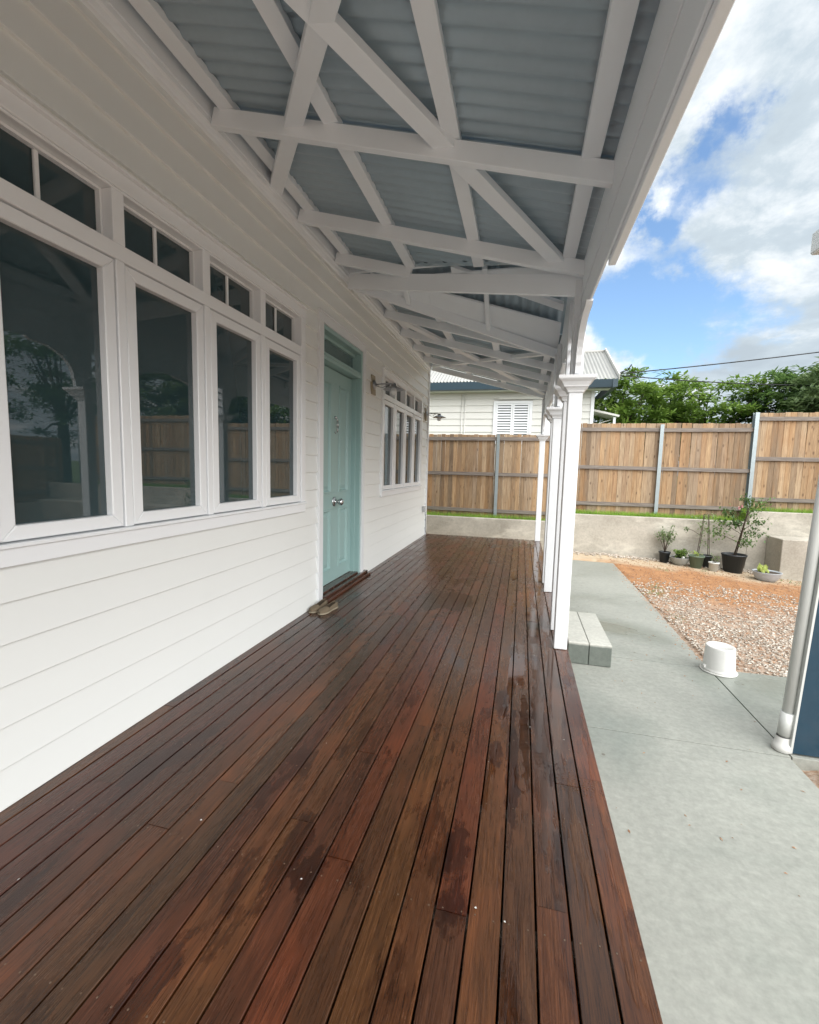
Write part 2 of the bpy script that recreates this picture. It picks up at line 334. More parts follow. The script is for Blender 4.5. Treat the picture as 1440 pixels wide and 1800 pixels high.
def pebble_mat(name, a, b, c):
    m = Mat(name); p = m.coord('Position'); n = m.noise(p, 60, 2, 0.5); n2 = m.noise(p, 300, 2)
    m.color(m.mix(1.0, m.ramp(n, [(0.35, a), (0.5, b), (0.65, c)]), m.mix(n2, (0.8, 0.8, 0.8), (1.1, 1.1, 1.1)), 'MULTIPLY')); m.rough(0.6); return m.m
M['pebble'] = pebble_mat('gravel_stone', (0.17, 0.12, 0.085), (0.38, 0.32, 0.255), (0.66, 0.62, 0.55))
M['clod'] = pebble_mat('dirt_clod', (0.22, 0.10, 0.045), (0.33, 0.165, 0.08), (0.46, 0.34, 0.24))
def glass_mat(name='window_glass', tint=(0.024, 0.046, 0.052), ior=1.75):
    m = Mat(name); m.color(tint); m.rough(0.015); m.b.inputs['IOR'].default_value = ior
    n = m.noise(m.coord('Position'), 1.2, 2, 0.5); m.bump(n, 0.02, 0.01); return m.m
M['glass'] = glass_mat()
def obscure():
    m = Mat('patterned_glass'); m.color((0.13, 0.20, 0.205)); m.rough(0.15)
    v = m.n('ShaderNodeTexVoronoi'); v.inputs['Scale'].default_value = 55; m.L(m.coord('Position'), v.inputs['Vector'])
    m.bump(v.outputs['Distance'], 0.9, 0.01); return m.m
M['obscure'] = obscure()

# ------------------------------------------------------------------ mesh helpers
BASE = {}
def empty(name, loc=(0, 0, 0), label=None, cat=None, group=None, kind=None, rz=0):
    o = bpy.data.objects.new(name, None); COL.objects.link(o); o.location = loc; o.rotation_euler = (0, 0, rz)
    o.empty_display_size = 0.1; BASE[o.name] = Vector(loc)
    tag(o, label, cat, group, kind); return o
def tag(o, label=None, cat=None, group=None, kind=None):
    if label: o['label'] = label
    if cat: o['category'] = cat
    if group: o['group'] = group
    if kind: o['kind'] = kind
    return o
def link(name, me, parent=None, loc=(0, 0, 0)):
    o = bpy.data.objects.new(name, me); COL.objects.link(o)
    if parent: o.parent = parent
    o.location = loc; return o
class MB:
    def __init__(s): s.v = []; s.f = []; s.sm = []
    def add(s, vs, fs, smooth=False):
        n = len(s.v); s.v += [tuple(v) for v in vs]; s.f += [tuple(i + n for i in f) for f in fs]; s.sm += [smooth] * len(fs); return s
    def box(s, x0, x1, y0, y1, z0, z1):
        vs = [(x0, y0, z0), (x1, y0, z0), (x1, y1, z0), (x0, y1, z0), (x0, y0, z1), (x1, y0, z1), (x1, y1, z1), (x0, y1, z1)]
        return s.add(vs, [(0, 3, 2, 1), (4, 5, 6, 7), (0, 1, 5, 4), (1, 2, 6, 5), (2, 3, 7, 6), (3, 0, 4, 7)])
    def cbox(s, x0, x1, y0, y1, z0, z1, c=0.003):
        # box with every edge chamfered (convex, 24 verts)
        vs = []; idx = {}
        X = (x0, x1); Y = (y0, y1); Z = (z0, z1)
        for i in (0, 1):
            for j in (0, 1):
                for k in (0, 1):
                    si = c if i == 0 else -c; sj = c if j == 0 else -c; sk = c if k == 0 else -c
                    idx[i, j, k, 0] = len(vs); vs.append((X[i], Y[j] + sj, Z[k] + sk))
                    idx[i, j, k, 1] = len(vs); vs.append((X[i] + si, Y[j], Z[k] + sk))
                    idx[i, j, k, 2] = len(vs); vs.append((X[i] + si, Y[j] + sj, Z[k]))
        F = []
        for i in (0, 1):
            q = [idx[i, 0, 0, 0], idx[i, 1, 0, 0], idx[i, 1, 1, 0], idx[i, 0, 1, 0]]; F.append(q if i else q[::-1])
            q = [idx[0, i, 0, 1], idx[1, i, 0, 1], idx[1, i, 1, 1], idx[0, i, 1, 1]]; F.append(q[::-1] if i else q)
            q = [idx[0, 0, i, 2], idx[1, 0, i, 2], idx[1, 1, i, 2], idx[0, 1, i, 2]]; F.append(q if i else q[::-1])
        cen = Vector(((x0 + x1) / 2, (y0 + y1) / 2, (z0 + z1) / 2))
        def orient(q):
            a, b, d = (Vector(vs[t]) for t in q[:3]); n = (b - a).cross(d - a)
            return q if n.dot(a - cen) > 0 else q[::-1]
        for i in (0, 1):
            for j in (0, 1):
                F.append([idx[i, j, 0, 0], idx[i, j, 1, 0], idx[i, j, 1, 1], idx[i, j, 0, 1]])
                F.append([idx[i, 0, j, 0], idx[i, 1, j, 0], idx[i, 1, j, 2], idx[i, 0, j, 2]])
                F.append([idx[0, i, j, 1], idx[1, i, j, 1], idx[1, i, j, 2], idx[0, i, j, 2]])
                for k in (0, 1): F.append([idx[i, j, k, 0], idx[i, j, k, 1], idx[i, j, k, 2]])
        F = [orient(q) for q in F]
        return s.add(vs, F)
    def prism(s, poly, axis, a, b, smooth=False):
        # poly: 2D points; axis 0: (y,z) extruded in x ; 1: (x,z) along y ; 2: (x,y) along z
        def P(p, t): return (t, p[0], p[1]) if axis == 0 else ((p[0], t, p[1]) if axis == 1 else (p[0], p[1], t))
        n = len(poly); vs = [P(p, a) for p in poly] + [P(p, b) for p in poly]
        fs = [tuple(range(n))[::-1], tuple(range(n, 2 * n))]
        n0 = len(s.v); s.add(vs, fs)
        s.add([], []); s.f += [(n0 + i, n0 + (i + 1) % n, n0 + n + (i + 1) % n, n0 + n + i) for i in range(n)]; s.sm += [smooth] * n
        return s
    def beam(s, p0, p1, w, h, up=(0, 0, 1), off=0.0):
        # member from p0 to p1; p is the centre of the underside; w across, h upwards
        p0 = Vector(p0); p1 = Vector(p1); d = (p1 - p0).normalized(); side = d.cross(Vector(up)).normalized(); u = side.cross(d).normalized()
        vs = []
        c = min(w, h) * 0.05
        for p in (p0, p1):
            for a, b in ((-w / 2 + c, 0), (w / 2 - c, 0), (w / 2, c), (w / 2, h), (-w / 2, h), (-w / 2, c)):
                vs.append(p + side * a + u * (b + off))
        n = 6
        return s.add(vs, [tuple(range(n)), tuple(range(n, 2 * n))[::-1]] + [(i, i + n, (i + 1) % n + n, (i + 1) % n) for i in range(n)])
    def cyl(s, p0, p1, r0, r1=None, n=12, cap=True, smooth=True):
        r1 = r0 if r1 is None else r1; p0 = Vector(p0); p1 = Vector(p1); d = (p1 - p0).normalized()
        a = d.orthogonal().normalized(); b = d.cross(a)
        vs = [p0 + (a * math.cos(t) + b * math.sin(t)) * r0 for t in [i * 2 * math.pi / n for i in range(n)]]
        vs += [p1 + (a * math.cos(t) + b * math.sin(t)) * r1 for t in [i * 2 * math.pi / n for i in range(n)]]
        s.add(vs, [(i, (i + 1) % n, (i + 1) % n + n, i + n) for i in range(n)], smooth)
        n0 = len(s.v) - 2 * n
        if cap:
            s.f += [tuple(n0 + i for i in range(n))[::-1], tuple(n0 + n + i for i in range(n))]; s.sm += [False, False]
        return s
    def tube(s, pts, r, n=6):
        for a, b in zip(pts[:-1], pts[1:]): s.cyl(a, b, r, r, n)
        return s
    def lathe(s, prof, c, axis=(0, 0, 1), n=24, smooth=True):
        ax = Vector(axis).normalized(); a = ax.orthogonal().normalized(); b = ax.cross(a); c = Vector(c); vs = []
        for r, h in prof:
            for i in range(n):
                t = i * 2 * math.pi / n; vs.append(c + ax * h + (a * math.cos(t) + b * math.sin(t)) * r)
        fs = []
        for k in range(len(prof) - 1):
            for i in range(n): fs.append((k * n + i, k * n + (i + 1) % n, (k + 1) * n + (i + 1) % n, (k + 1) * n + i))
        return s.add(vs, fs, smooth)
    def build(s, name, mat, parent=None, label=None, cat=None, group=None, kind=None, origin=None):
        me = bpy.data.meshes.new(name)
        off = Vector((0, 0, 0))
        if parent is not None:
            p = parent
            while p is not None: off += p.location; p = p.parent
        o0 = Vector(origin) if origin is not None else off
        me.from_pydata([(v[0] - o0.x, v[1] - o0.y, v[2] - o0.z) for v in s.v], [], s.f)
        me.materials.append(mat); me.polygons.foreach_set('use_smooth', s.sm); me.update()
        ob = link(name, me, parent, o0 - off); tag(ob, label, cat, group, kind); return ob

W = -1.812          # face of the house wall
GZ = -0.33          # concrete path level
YEND = 8.64         # end of the deck

# ------------------------------------------------------------------ ground
def yard_z(x, y):
    t = max(0.0, min(1.0, (y - 4.2) / 4.5)); sx = max(0.0, x - 1.7)
    z = -0.352 - 0.055 * min(sx, 4.5) * t
    z += 0.012 * mnoise.noise(Vector((x * 1.7, y * 1.7, 0)))
    return z
def ground():
    xs = [-300, -120, -50, -20, -8, -4] + [-2 + 0.25 * i for i in range(61)] + [15, 20, 50, 120, 300]
    ys = [-300, -100, -40, -15, -6, -2, 0, 1.5] + [2.5 + 0.25 * i for i in range(29)] + [9.75, 9.98, 10.02, 10.5, 12, 15, 20, 30, 60, 120, 300]
    m = MB(); vs = []; fs = []
    for y in ys:
        for x in xs:
            if y > 10: z = 0.15 if x < 1.1 else 0.35
            elif y > 9.76: z = -0.5
            else: z = yard_z(x, y)
            if (x < 1.66 and y < 9.0) or (y < 4.15): z = min(z, -0.40)
            if x < 1.40 and y < 9.0: z = -0.47
            if y < 2.96 and x > 1.66: z = -0.345
            vs.append((x, y, z))
    n = len(xs)
    for j in range(len(ys) - 1):
        for i in range(n - 1): fs.append((j * n + i, j * n + i + 1, (j + 1) * n + i + 1, (j + 1) * n + i))
    m.add(vs, fs); m.build('ground', M['ground'], kind='structure')
ground()

def gravel():
    def pebbles(name, count, region, size, mat, label, cat):
        m = MB(); rnd = random.Random(hash(name) % 999 if False else len(name) * 13)
        k = 0
        while k < count:
            x, y = region(rnd)
            if x is None: continue
            k += 1
            r = size[0] + (size[1] - size[0]) * rnd.random() ** 2; z = (yard_z(x, y) if y > 4.1 or x < 1.66 else -0.345) + r * 0.25
            a = rnd.random() * 6.28; sx = r * (0.8 + 0.6 * rnd.random()); sy = r * (0.6 + 0.4 * rnd.random()); sz = r * (0.4 + 0.35 * rnd.random())
            vs = []
            for (u, v, w) in ((1, 0, 0), (0, 1, 0), (-1, 0, 0), (0, -1, 0), (0.1, 0.1, 1), (0, 0, -1)):
                u += rnd.uniform(-.25, .25); v += rnd.uniform(-.25, .25)
                vs.append((x + (u * math.cos(a) * sx - v * math.sin(a) * sy), y + (u * math.sin(a) * sx + v * math.cos(a) * sy), z + w * sz))
            m.add(vs, [(0, 1, 4), (1, 2, 4), (2, 3, 4), (3, 0, 4), (1, 0, 5), (2, 1, 5), (3, 2, 5), (0, 3, 5)])
        m.build(name, mat, label=label, cat=cat, kind='stuff')
    def reg_g(r):
        y = 4.18 + 3.6 * r.random() ** 1.3; x = 1.69 + 5.8 * r.random()
        if y > 6.0 and r.random() < (y - 6.0) / 2.0: return None, None
        if mnoise.noise(Vector((x * 0.9, y * 0.9, 3.0))) < -0.20 - 0.0 * y and r.random() < 0.7: return None, None
        return x, y
    def reg_d(r):
        y = 4.3 + 5.2 * r.random(); x = 1.70 + 5.6 * r.random(); return x, y
    def reg_w(r):
        y = 9.68 - abs(r.gauss(0, 0.12)); x = 0.5 + 4.0 * r.random()
        return x, y
    def reg_p(r): return 1.70 + 1.5 * r.random(), 1.0 + 1.85 * r.random()
    pebbles('gravel', 19000, reg_g, (0.008, 0.024), M['pebble'], 'pale and rusty gravel spread over the yard by the concrete path', 'gravel')
    pebbles('dirt_clods', 9000, reg_d, (0.006, 0.017), M['clod'], 'small orange dirt clods strewn across the unfinished yard', 'dirt')
    pebbles('wall_rubble', 700, reg_w, (0.015, 0.045), M['pebble'], 'loose pale stones along the foot of the rendered wall', 'rubble')
    pebbles('corner_gravel', 1500, reg_p, (0.010, 0.026), M['pebble'], 'grey gravel beside the dark blue steel panel', 'gravel')
gravel()

# concrete path: slabs with joints between them
path = empty('concrete_path', (1.0, 3.5, GZ), kind='structure')
J = 0.004
def slab(poly, nm='slab'):
    m = MB()
    cx = sum(p[0] for p in poly) / len(poly); cy = sum(p[1] for p in poly) / len(poly)
    q = []
    for x, y in poly:
        q.append((x + (J if x < cx else -J), y + (J if y < cy else -J)))
    c = 0.0015; n = len(q)
    q2 = [(x + (c if x < cx else -c), y + (c if y < cy else -c)) for x, y in q]
    vs = [(x, y, GZ - 0.13) for x, y in q] + [(x, y, GZ - c) for x, y in q] + [(x, y, GZ) for x, y in q2]
    fs = [tuple(range(2 * n, 3 * n))]
    for k in range(2):
        for i in range(n): fs.append((k * n + i, k * n + (i + 1) % n, (k + 1) * n + (i + 1) % n, (k + 1) * n + i))
    m.add(vs, fs); m.build(nm, M['slab'], path)
XL = 0.20
slab([(XL, -2.5), (1.60, -2.5), (1.60, 0.9), (XL, 0.9)])
slab([(XL, 0.9), (1.60, 0.9), (1.60, 2.93), (XL, 2.93)])
slab([(XL, 2.93), (1.61, 2.93), (1.61, 4.16), (XL, 4.16)])
slab([(1.61, 2.93), (3.4, 2.96), (3.4, 4.18), (1.61, 4.15)])
slab([(XL, 4.16), (1.615, 4.16), (1.66, 6.3), (XL, 6.3)])
slab([(XL, 6.3), (1.66, 6.3), (1.68, 8.6), (XL, 8.75)])
MB().box(XL - 0.1, 1.58, -2.4, 8.5, GZ - 0.2, GZ - 0.022).build('joint_filler', M['joint'], path)

# ------------------------------------------------------------------ retaining walls
def ret_wall(x0, x1, y, ztop, zb, label, name='retaining_wall', th=0.15):
    m = MB(); n = max(2, int((x1 - x0) / 0.5)); vs = []; fs = []
    m.cbox(x0, x1, y, y + th, zb, ztop, 0.006)
    return m.build(name, M['render'], label=label, cat='retaining wall', origin=(x0, y, zb))
ret_wall(-6.0, 1.03, 9.7, 0.25, -0.6, 'low rendered retaining wall beyond the end of the deck')
ret_wall(1.05, 4.21, 9.7, 0.435, -0.8, 'long rendered retaining wall stretch behind the potted plants')
ret_wall(4.215, 12.0, 9.705, 0.64, -0.8, 'taller rendered retaining wall stretch behind the rendered corner block')
MB().cbox(4.53, 9.0, 9.18, 9.70, -0.8, 0.20, 0.008).build('rendered_block', M['render'], label='square rendered masonry block standing against the retaining wall', cat='block', origin=(4.53, 9.18, -0.5))

# grass strip behind the walls
def grass_strip():
    m = MB(); r = random.Random(3)
    for x0, x1, z, cnt in ((-4, 1.03, 0.20, 3600), (1.05, 4.21, 0.39, 3600), (4.22, 8.0, 0.59, 3600)):
        m.box(x0, x1, 9.86, 10.13, z - 0.35, z)
        for i in range(cnt):
            x = r.uniform(x0, x1); y = r.uniform(9.87, 10.12); h = r.uniform(0.07, 0.15); a = r.random() * 6.28; w = 0.006
            dx, dy = r.uniform(-.03, .03), r.uniform(-.03, .03)
            m.add([(x - w * math.cos(a), y - w * math.sin(a), z - 0.005), (x + w * math.cos(a), y + w * math.sin(a), z - 0.005), (x + dx, y + dy, z + h)], [(0, 1, 2)])
    m.build('grass', M['grass'], label='strip of bright green grass between retaining wall and fence', cat='grass', kind='stuff')
grass_strip()
def weeds():
    m = MB(); r = random.Random(17)
    for cx, cy, n in ((1.86, 6.7, 60), (2.0, 7.1, 40), (1.8, 5.6, 22), (2.5, 8.6, 30), (4.6, 8.9, 36), (3.3, 8.95, 18)):
        for i in range(n):
            x = cx + r.gauss(0, .07); y = cy + r.gauss(0, .10); z = yard_z(x, y); a = r.random() * 6.28; w = .005; h = r.uniform(.012, .045)
            m.add([(x - w * math.cos(a), y - w * math.sin(a), z), (x + w * math.cos(a), y + w * math.sin(a), z), (x + r.uniform(-.02, .02), y + r.uniform(-.02, .02), z + h)], [(0, 1, 2)])
    m.build('weeds', M['leaf3'], label='sparse low weeds sprouting in the orange dirt', cat='weeds', kind='stuff')
weeds()

# ------------------------------------------------------------------ fences
FY = 10.18
def paling_mesh(h, variant):
    m = MB(); c = 0.003
    m.cbox(-0.0478, 0.0478, 0, 0.015, 0, h, 0.005)
    me = bpy.data.meshes.new('paling'); me.from_pydata(m.v, [], m.f); me.materials.append(M['paling']); return me
def fence(x0, x1, zb, zt, rails, posts, label, railh=0.075):
    t = empty('timber_fence', (x0, FY, zb), label, 'fence')
    r = random.Random(int(x0 * 10 + 100)); mes = [paling_mesh(zt - zb + r.uniform(-.012, .004), i) for i in range(5)]
    x = x0 + 0.05; k = 0
    while x < x1:
        o = link('paling', mes[r.randrange(5)], t, (x - x0, r.uniform(0, .004), 0))
        o.rotation_euler = (0, r.uniform(-.004, .004), 0); x += 0.0945 + r.uniform(-.001, .001); k += 1
    edges = sorted([x0] + [p for p, _ in posts if x0 + 0.1 < p < x1 - 0.1] + [x1])
    for z in rails:
        for a, b in zip(edges[:-1], edges[1:]):
            m = MB(); a2 = a + 0.012; b2 = b - 0.012
            m.beam((a2, FY - 0.021, z - railh / 2 + r.uniform(-.008, .008)), (b2, FY - 0.021, z - railh / 2 + r.uniform(-.008, .008)), 0.038, railh)
            m.build('rail', M['rail'], t)
    for px, top in posts:
        m = MB(); y0 = FY - 0.075; y1 = FY + 0.035   # I-section steel post
        m.box(px - 0.034, px + 0.034, y0, y0 + 0.006, zb - 0.3, top); m.box(px - 0.034, px + 0.034, y1 - 0.006, y1, zb - 0.3, top)
        m.box(px - 0.004, px + 0.004, y0 + 0.006, y1 - 0.006, zb - 0.3, top); m.build('post', M['galv'], t)
fence(-4.2, 0.98, 0.19, 2.085, (1.985, 1.205, 0.385), ((-2.95, 2.08), (-0.545, 2.085)), 'timber paling fence beyond the end of the deck, lowest section')
fence(1.0, 4.34, 0.39, 2.33, (2.195, 1.405, 0.645), ((2.71, 2.30), (4.355, 2.53)), 'timber paling fence section behind the potted plants')
fence(4.37, 8.6, 0.60, 2.535, (2.41, 1.645, 0.845), ((6.8, 2.53), (8.6, 2.53)), 'tallest timber paling fence section at the right edge')

# ------------------------------------------------------------------ neighbour house
def neighbour():
    Y = 14.0; t = empty('neighbour_house', (-1.0, Y, 0.2), 'pale weatherboard house with dark gutter and light corrugated roof behind the fence', 'house')
    xr = 1.83; wall = MB().box(-9, xr - 0.02, Y + 0.04, Y + 8, 0.0, 3.86).build('wall', M['render_white'], t)
    wx0, wx1, wz0, wz1 = -0.86, 0.13, 2.15, 3.30
    r = random.Random(5); z = 0.25; i = 0
    while z < 3.7:
        segs = [(-9, xr)]
        if z + 0.19 > wz0 - 0.05 and z < wz1 + 0.06: segs = [(-9, wx0 - 0.08), (wx1 + 0.08, xr)]
        for a, b in segs:
            m = MB(); m.prism([(Y + 0.04, z), (Y - 0.014, z), (Y + 0.010, z + 0.2), (Y + 0.04, z + 0.2)], 0, a, b); m.build('board', M['render_white'], t)
        z += 0.2
    MB().box(xr, xr + 0.09, Y - 0.03, Y + 0.10, 0.2, 3.75).build('corner_stop', M['trim'], t)
    wn = MB()
    wn.box(wx0 - 0.075, wx0, Y - 0.04, Y + 0.04, wz0 - 0.07, wz1 + 0.07); wn.box(wx1, wx1 + 0.075, Y - 0.04, Y + 0.04, wz0 - 0.07, wz1 + 0.07)
    wn.box(wx0, wx1, Y - 0.04, Y + 0.04, wz1, wz1 + 0.07); wn.box(wx0, wx1, Y - 0.04, Y + 0.04, wz0 - 0.07, wz0)
    wf = wn.build('window', M['trim'], t)
    MB().box(wx0, wx1, Y + 0.025, Y + 0.038, wz0, wz1).build('glass', M['glass'], wf)
    xm = (wx0 + wx1) / 2
    for a, b in ((wx0 + 0.004, xm - 0.003), (xm + 0.003, wx1 - 0.004)):
        s = MB(); s.box(a, a + 0.05, Y - 0.03, Y, wz0 + .004, wz1 - .004); s.box(b - 0.05, b, Y - 0.03, Y, wz0 + .004, wz1 - .004)
        s.box(a + .05, b - .05, Y - 0.03, Y, wz0 + .004, wz0 + 0.06); s.box(a + .05, b - .05, Y - 0.03, Y, wz1 - 0.05, wz1 - .004)
        zz = wz0 + 0.09
        while zz < wz1 - 0.09:
            s.prism([(Y - 0.032, zz), (Y - 0.026, zz - 0.004), (Y + 0.006, zz + 0.045), (Y, zz + 0.050)], 0, a + 0.05, b - 0.05); zz += 0.078
        s.build('shutter', M['trim'], wf)
    # small fascia hood and vertical flashing, twin conduits
    MB().box(-0.8, 1.15, Y - 0.05, Y - 0.022, 3.42, 3.50).build('hood_trim', M['render_white'], t)
    MB().box(0.62, 0.74, Y - 0.05, Y - 0.02, 0.8, 3.44).build('cover_strip', M['trim'], t)
    for x in (-1.90, -1.80): MB().cyl((x, Y - 0.035, 0.3), (x, Y - 0.035, 3.6), 0.014, n=8).build('conduit', M['render_white'], t)
    # eaves
    MB().box(-9.2, 2.28, Y - 0.40, Y - 0.012, 3.64, 3.67).build('soffit', M['render_white'], t)
    g = MB(); g.prism([(Y - 0.40, 3.63), (Y - 0.52, 3.65), (Y - 0.55, 3.86), (Y - 0.40, 3.86)], 0, -9.2, 2.30); g.prism([(2.29, 3.63), (2.42, 3.65), (2.42, 3.86), (2.29, 3.86)], 1, Y - 0.56, Y + 8.2)
    g.build('gutter', M['dgreen'], t)
    # corrugated gable roof, ribs running from eave to ridge
    m = MB(); pitch = 0.10; x = -9.2; yr, zr = Y + 2.1, 5.24; vs = []; fs = []; k = 0
    while x < 2.42:
        dz = 0.018 * math.cos(2 * math.pi * k / 6)
        vs += [(x, Y - 0.54, 3.87 + dz), (x, yr, zr + dz), (x, yr + 4.5, 2.6 + dz)]
        if k: fs += [(3 * k - 3, 3 * k, 3 * k + 1, 3 * k - 2), (3 * k - 2, 3 * k + 1, 3 * k + 2, 3 * k - 1)]
        x += pitch / 6; k += 1
    m.add(vs, fs, True); rf = m.build('roof', M['roofwhite'], t)
    MB().cyl((-9.2, yr, zr + 0.0), (2.44, yr, zr + 0.0), 0.06, n=8).build('ridge_cap', M['roofwhite'], rf)
    MB().beam((2.44, Y - 0.56, 3.84), (2.44, yr, zr - 0.03), 0.03, 0.14).build('barge_board', M['render_white'], rf)
    # side porch
    p = MB(); p.beam((2.0, Y + 1.2, 3.16), (2.75, Y + 1.2, 2.98), 0.9, 0.06); p.build('porch_roof', M['render_white'], t)
    MB().box(2.60, 2.67, Y + 0.8, Y + 0.87, 0.2, 2.98).build('porch_post', M['trim'], t)
    for k in range(5): MB().beam((1.95, Y + 0.95, 2.35 + k * 0.09), (2.58, Y + 0.95, 2.55 + k * 0.09), 0.02, 0.02).build('stair_rail', M['render_white'], t)
    return t
neighbour()

# ------------------------------------------------------------------ the house wall
house = empty('weatherboard_house', (W, 4.0, 0.0), 'white weatherboard cottage wall with two casement windows and a teal front door', 'house')
PIT = 0.1545
Y0H, Y1H = -3.0, 8.55
WIN = [(1.169, 'casement'), (5.665, 'casement')]
openings = [(y - 0.055, y + 0.572 * 3 + 0.512 + 0.075, 0.905, 2.570) for y, _ in WIN] + [(3.752, 4.955, -1, 2.665)]
def siding():
    k = 0
    while k * PIT < 3.2:
        z0 = k * PIT; z1 = min(z0 + PIT, 3.19)
        zz1 = z1 + (0.012 if z1 < 3.18 else 0)
        def piece(a, b, za, zb):
            if b - a < 0.02 or zb - za < 0.01: return
            xt = lambda z: W + 0.010 - 0.0215 * (z - z0) / (zz1 - z0)
            m = MB(); m.prism([(W - 0.045, za), (xt(za) - 0.002, za), (xt(za), za + 0.002), (xt(zb), zb), (W - 0.045, zb)][::-1], 1, a, b)
            m.build('weatherboard', M['siding'], house)
        cuts = sorted([(a, b) for a, b, c, d in openings if z1 > c + 0.07 and z0 < d - 0.06])
        tops = [(a, b, d) for a, b, c, d in openings if z0 < d - 0.06 and z1 > d]
        ys = [Y0H]
        for a, b in cuts: ys += [a + 0.01, b - 0.01]
        ys.append(Y1H - 0.05)
        for a, b in zip(ys[::2], ys[1::2]): piece(a, b, z0, zz1)
        for a, b, d in tops: piece(a + 0.011, b - 0.011, d - 0.04, zz1)
        k += 1
siding()
MB().box(-6.0, W - 0.15, Y0H, Y1H - 0.03, -0.4, 3.4).build('wall', M['siding'], house)
MB().cbox(W - 0.05, W + 0.022, Y1H - 0.05, Y1H + 0.018, 0.0, 3.18, 0.003).build('corner_stop', M['trim'], house)
k = 0
while k * PIT < 3.1:
    m = MB(); m.prism([(Y1H - 0.04, k * PIT), (Y1H + 0.006, k * PIT), (Y1H - 0.008, k * PIT + PIT + .01), (Y1H - 0.04, k * PIT + PIT + .01)], 0, -5.9, W - 0.055); m.build('weatherboard', M['siding'], house); k += 1
# cornice under the rafters
m = MB(); m.prism([(W, 3.135), (W + 0.022, 3.14), (W + 0.030, 3.165), (W + 0.045, 3.172), (W + 0.045, 3.20), (W + 0.05, 3.20), (W + 0.05, 3.295), (W, 3.295)], 1, Y0H, Y1H); m.build('cornice', M['rafter'], house)
m = MB(); m.box(W - 3.6, W + 0.02, Y0H, Y1H, 3.40, 3.44); m.build('sky_block_lid', M['rafter'], house)  # unseen lid standing in for the main roof, added to block sky light

def window(y0, label=None):
    dz = 0.0; p = 0.572; sw = 0.515; y1 = y0 + p * 3 + sw; ya, yb = y0 - 0.055, y1 + 0.075
    XF = W + 0.024
    m = MB()
    m.cbox(W - 0.06, XF, ya, yb, 0.905, 0.985, 0.003)                 # bottom trim
    m.cbox(W - 0.03, XF + 0.014, ya - 0.004, yb + 0.004, 0.9725, 0.9905, 0.004)
    m.cbox(W - 0.06, XF, ya, yb, 2.500, 2.570, 0.003)                 # head
    m.cbox(W - 0.03, XF + 0.020, ya - 0.01, yb + 0.01, 2.5705, 2.583, 0.003)
    m.cbox(W - 0.06, XF - 0.006, ya + 0.05, yb - 0.06, 2.4875, 2.4995, 0.003)
    m.cbox(W - 0.085, XF, ya, y0 - 0.006, 0.991, 2.4995, 0.003)
    m.cbox(W - 0.085, XF, y1 + 0.006, yb, 0.991, 2.4995, 0.003)
    m.cbox(W - 0.085, XF - 0.002, y0 - 0.0055, y1 + 0.0055, 2.192, 2.262, 0.003)   # transom rail
    for i in range(3):
        a = y0 + p * i + sw + 0.006; b = y0 + p * (i + 1) - 0.006
        m.cbox(W - 0.085, XF - 0.004, a, b, 0.992, 2.1915, 0.003)
        m.cbox(W - 0.085, XF - 0.004, a - 0.008, b + 0.008, 2.2625, 2.487, 0.003)
    fr = m.build('window', M['upvc'], house, label=label)
    for i in range(4):
        a = y0 + p * i; b = a + sw; z0 = 0.996; z1 = 2.186; s = 0.056; g = 0.0009
        MB().box(W - 0.09, W - 0.068, a - 0.006, b + 0.006, z0 - 0.01, z1 + 0.008).build('gasket', M['dark_gap'], fr)
        sm = MB(); xo, xi = W + 0.016, W - 0.055
        bev = 0.004
        def bar(q):   # q: 4 points (y,z) outer-outer-inner-inner, front face slightly chamfered
            c = (sum(t[0] for t in q) / 4, sum(t[1] for t in q) / 4)
            q2 = [(c[0] + (t[0] - c[0]) * (1 - (bev / max(abs(t[0] - c[0]), .02))), c[1] + (t[1] - c[1]) * (1 - (bev / max(abs(t[1] - c[1]), .02)))) for t in q]
            vs = [(xi, *t) for t in q] + [(xo - bev, *t) for t in q] + [(xo, *t) for t in q2]
            fs = [(8, 9, 10, 11)] + [(k_ * 4 + j, k_ * 4 + (j + 1) % 4, (k_ + 1) * 4 + (j + 1) % 4, (k_ + 1) * 4 + j) for k_ in (0, 1) for j in range(4)]
            sm.add(vs, fs)
        bar([(a, z0), (b, z0), (b - s, z0 + s), (a + s, z0 + s)])
        bar([(b, z0 + g), (b, z1 - g), (b - s, z1 - s - g), (b - s, z0 + s + g)])
        bar([(b, z1), (a, z1), (a + s, z1 - s), (b - s, z1 - s)])
        bar([(a, z1 - g), (a, z0 + g), (a + s, z0 + s + g), (a + s, z1 - s - g)])
        sm.build('sash', M['upvc'], fr)
        MB().box(W - 0.030, W - 0.020, a + s - 0.01, b - s + 0.01, z0 + s - 0.01, z1 - s + 0.01).build('glass', M['glass'], fr)
        # fanlight above
        au = a - (0.006 if i == 0 else -0.002); bu = b + 0.004 if i == 3 else b - 0.002
        f2 = MB(); t_ = 0.012
        f2.box(W - 0.075, W - 0.035, au + .002, au + t_, 2.264, 2.486); f2.box(W - 0.075, W - 0.035, bu - t_, bu - .002, 2.264, 2.486)
        f2.box(W - 0.075, W - 0.035, au + t_, bu - t_, 2.264, 2.264 + t_); f2.box(W - 0.075, W - 0.035, au + t_, bu - t_, 2.486 - t_, 2.486)
        f2.build('fanlight_frame', M['upvc'], fr)
        MB().box(W - 0.068, W - 0.060, au + .004, bu - .004, 2.266, 2.484).build('glass', M['glass'], fr)
        mid = (a + b) / 2 - 0.01
        MB().cbox(W - 0.0595, W - 0.045, mid - 0.009, mid + 0.009, 2.2765, 2.4735, 0.003).build('glazing_bar', M['upvc'], fr)
window(WIN[0][0], 'wide white window of four casements nearest the viewer'); window(WIN[1][0], 'wide white window of four casements beyond the door')

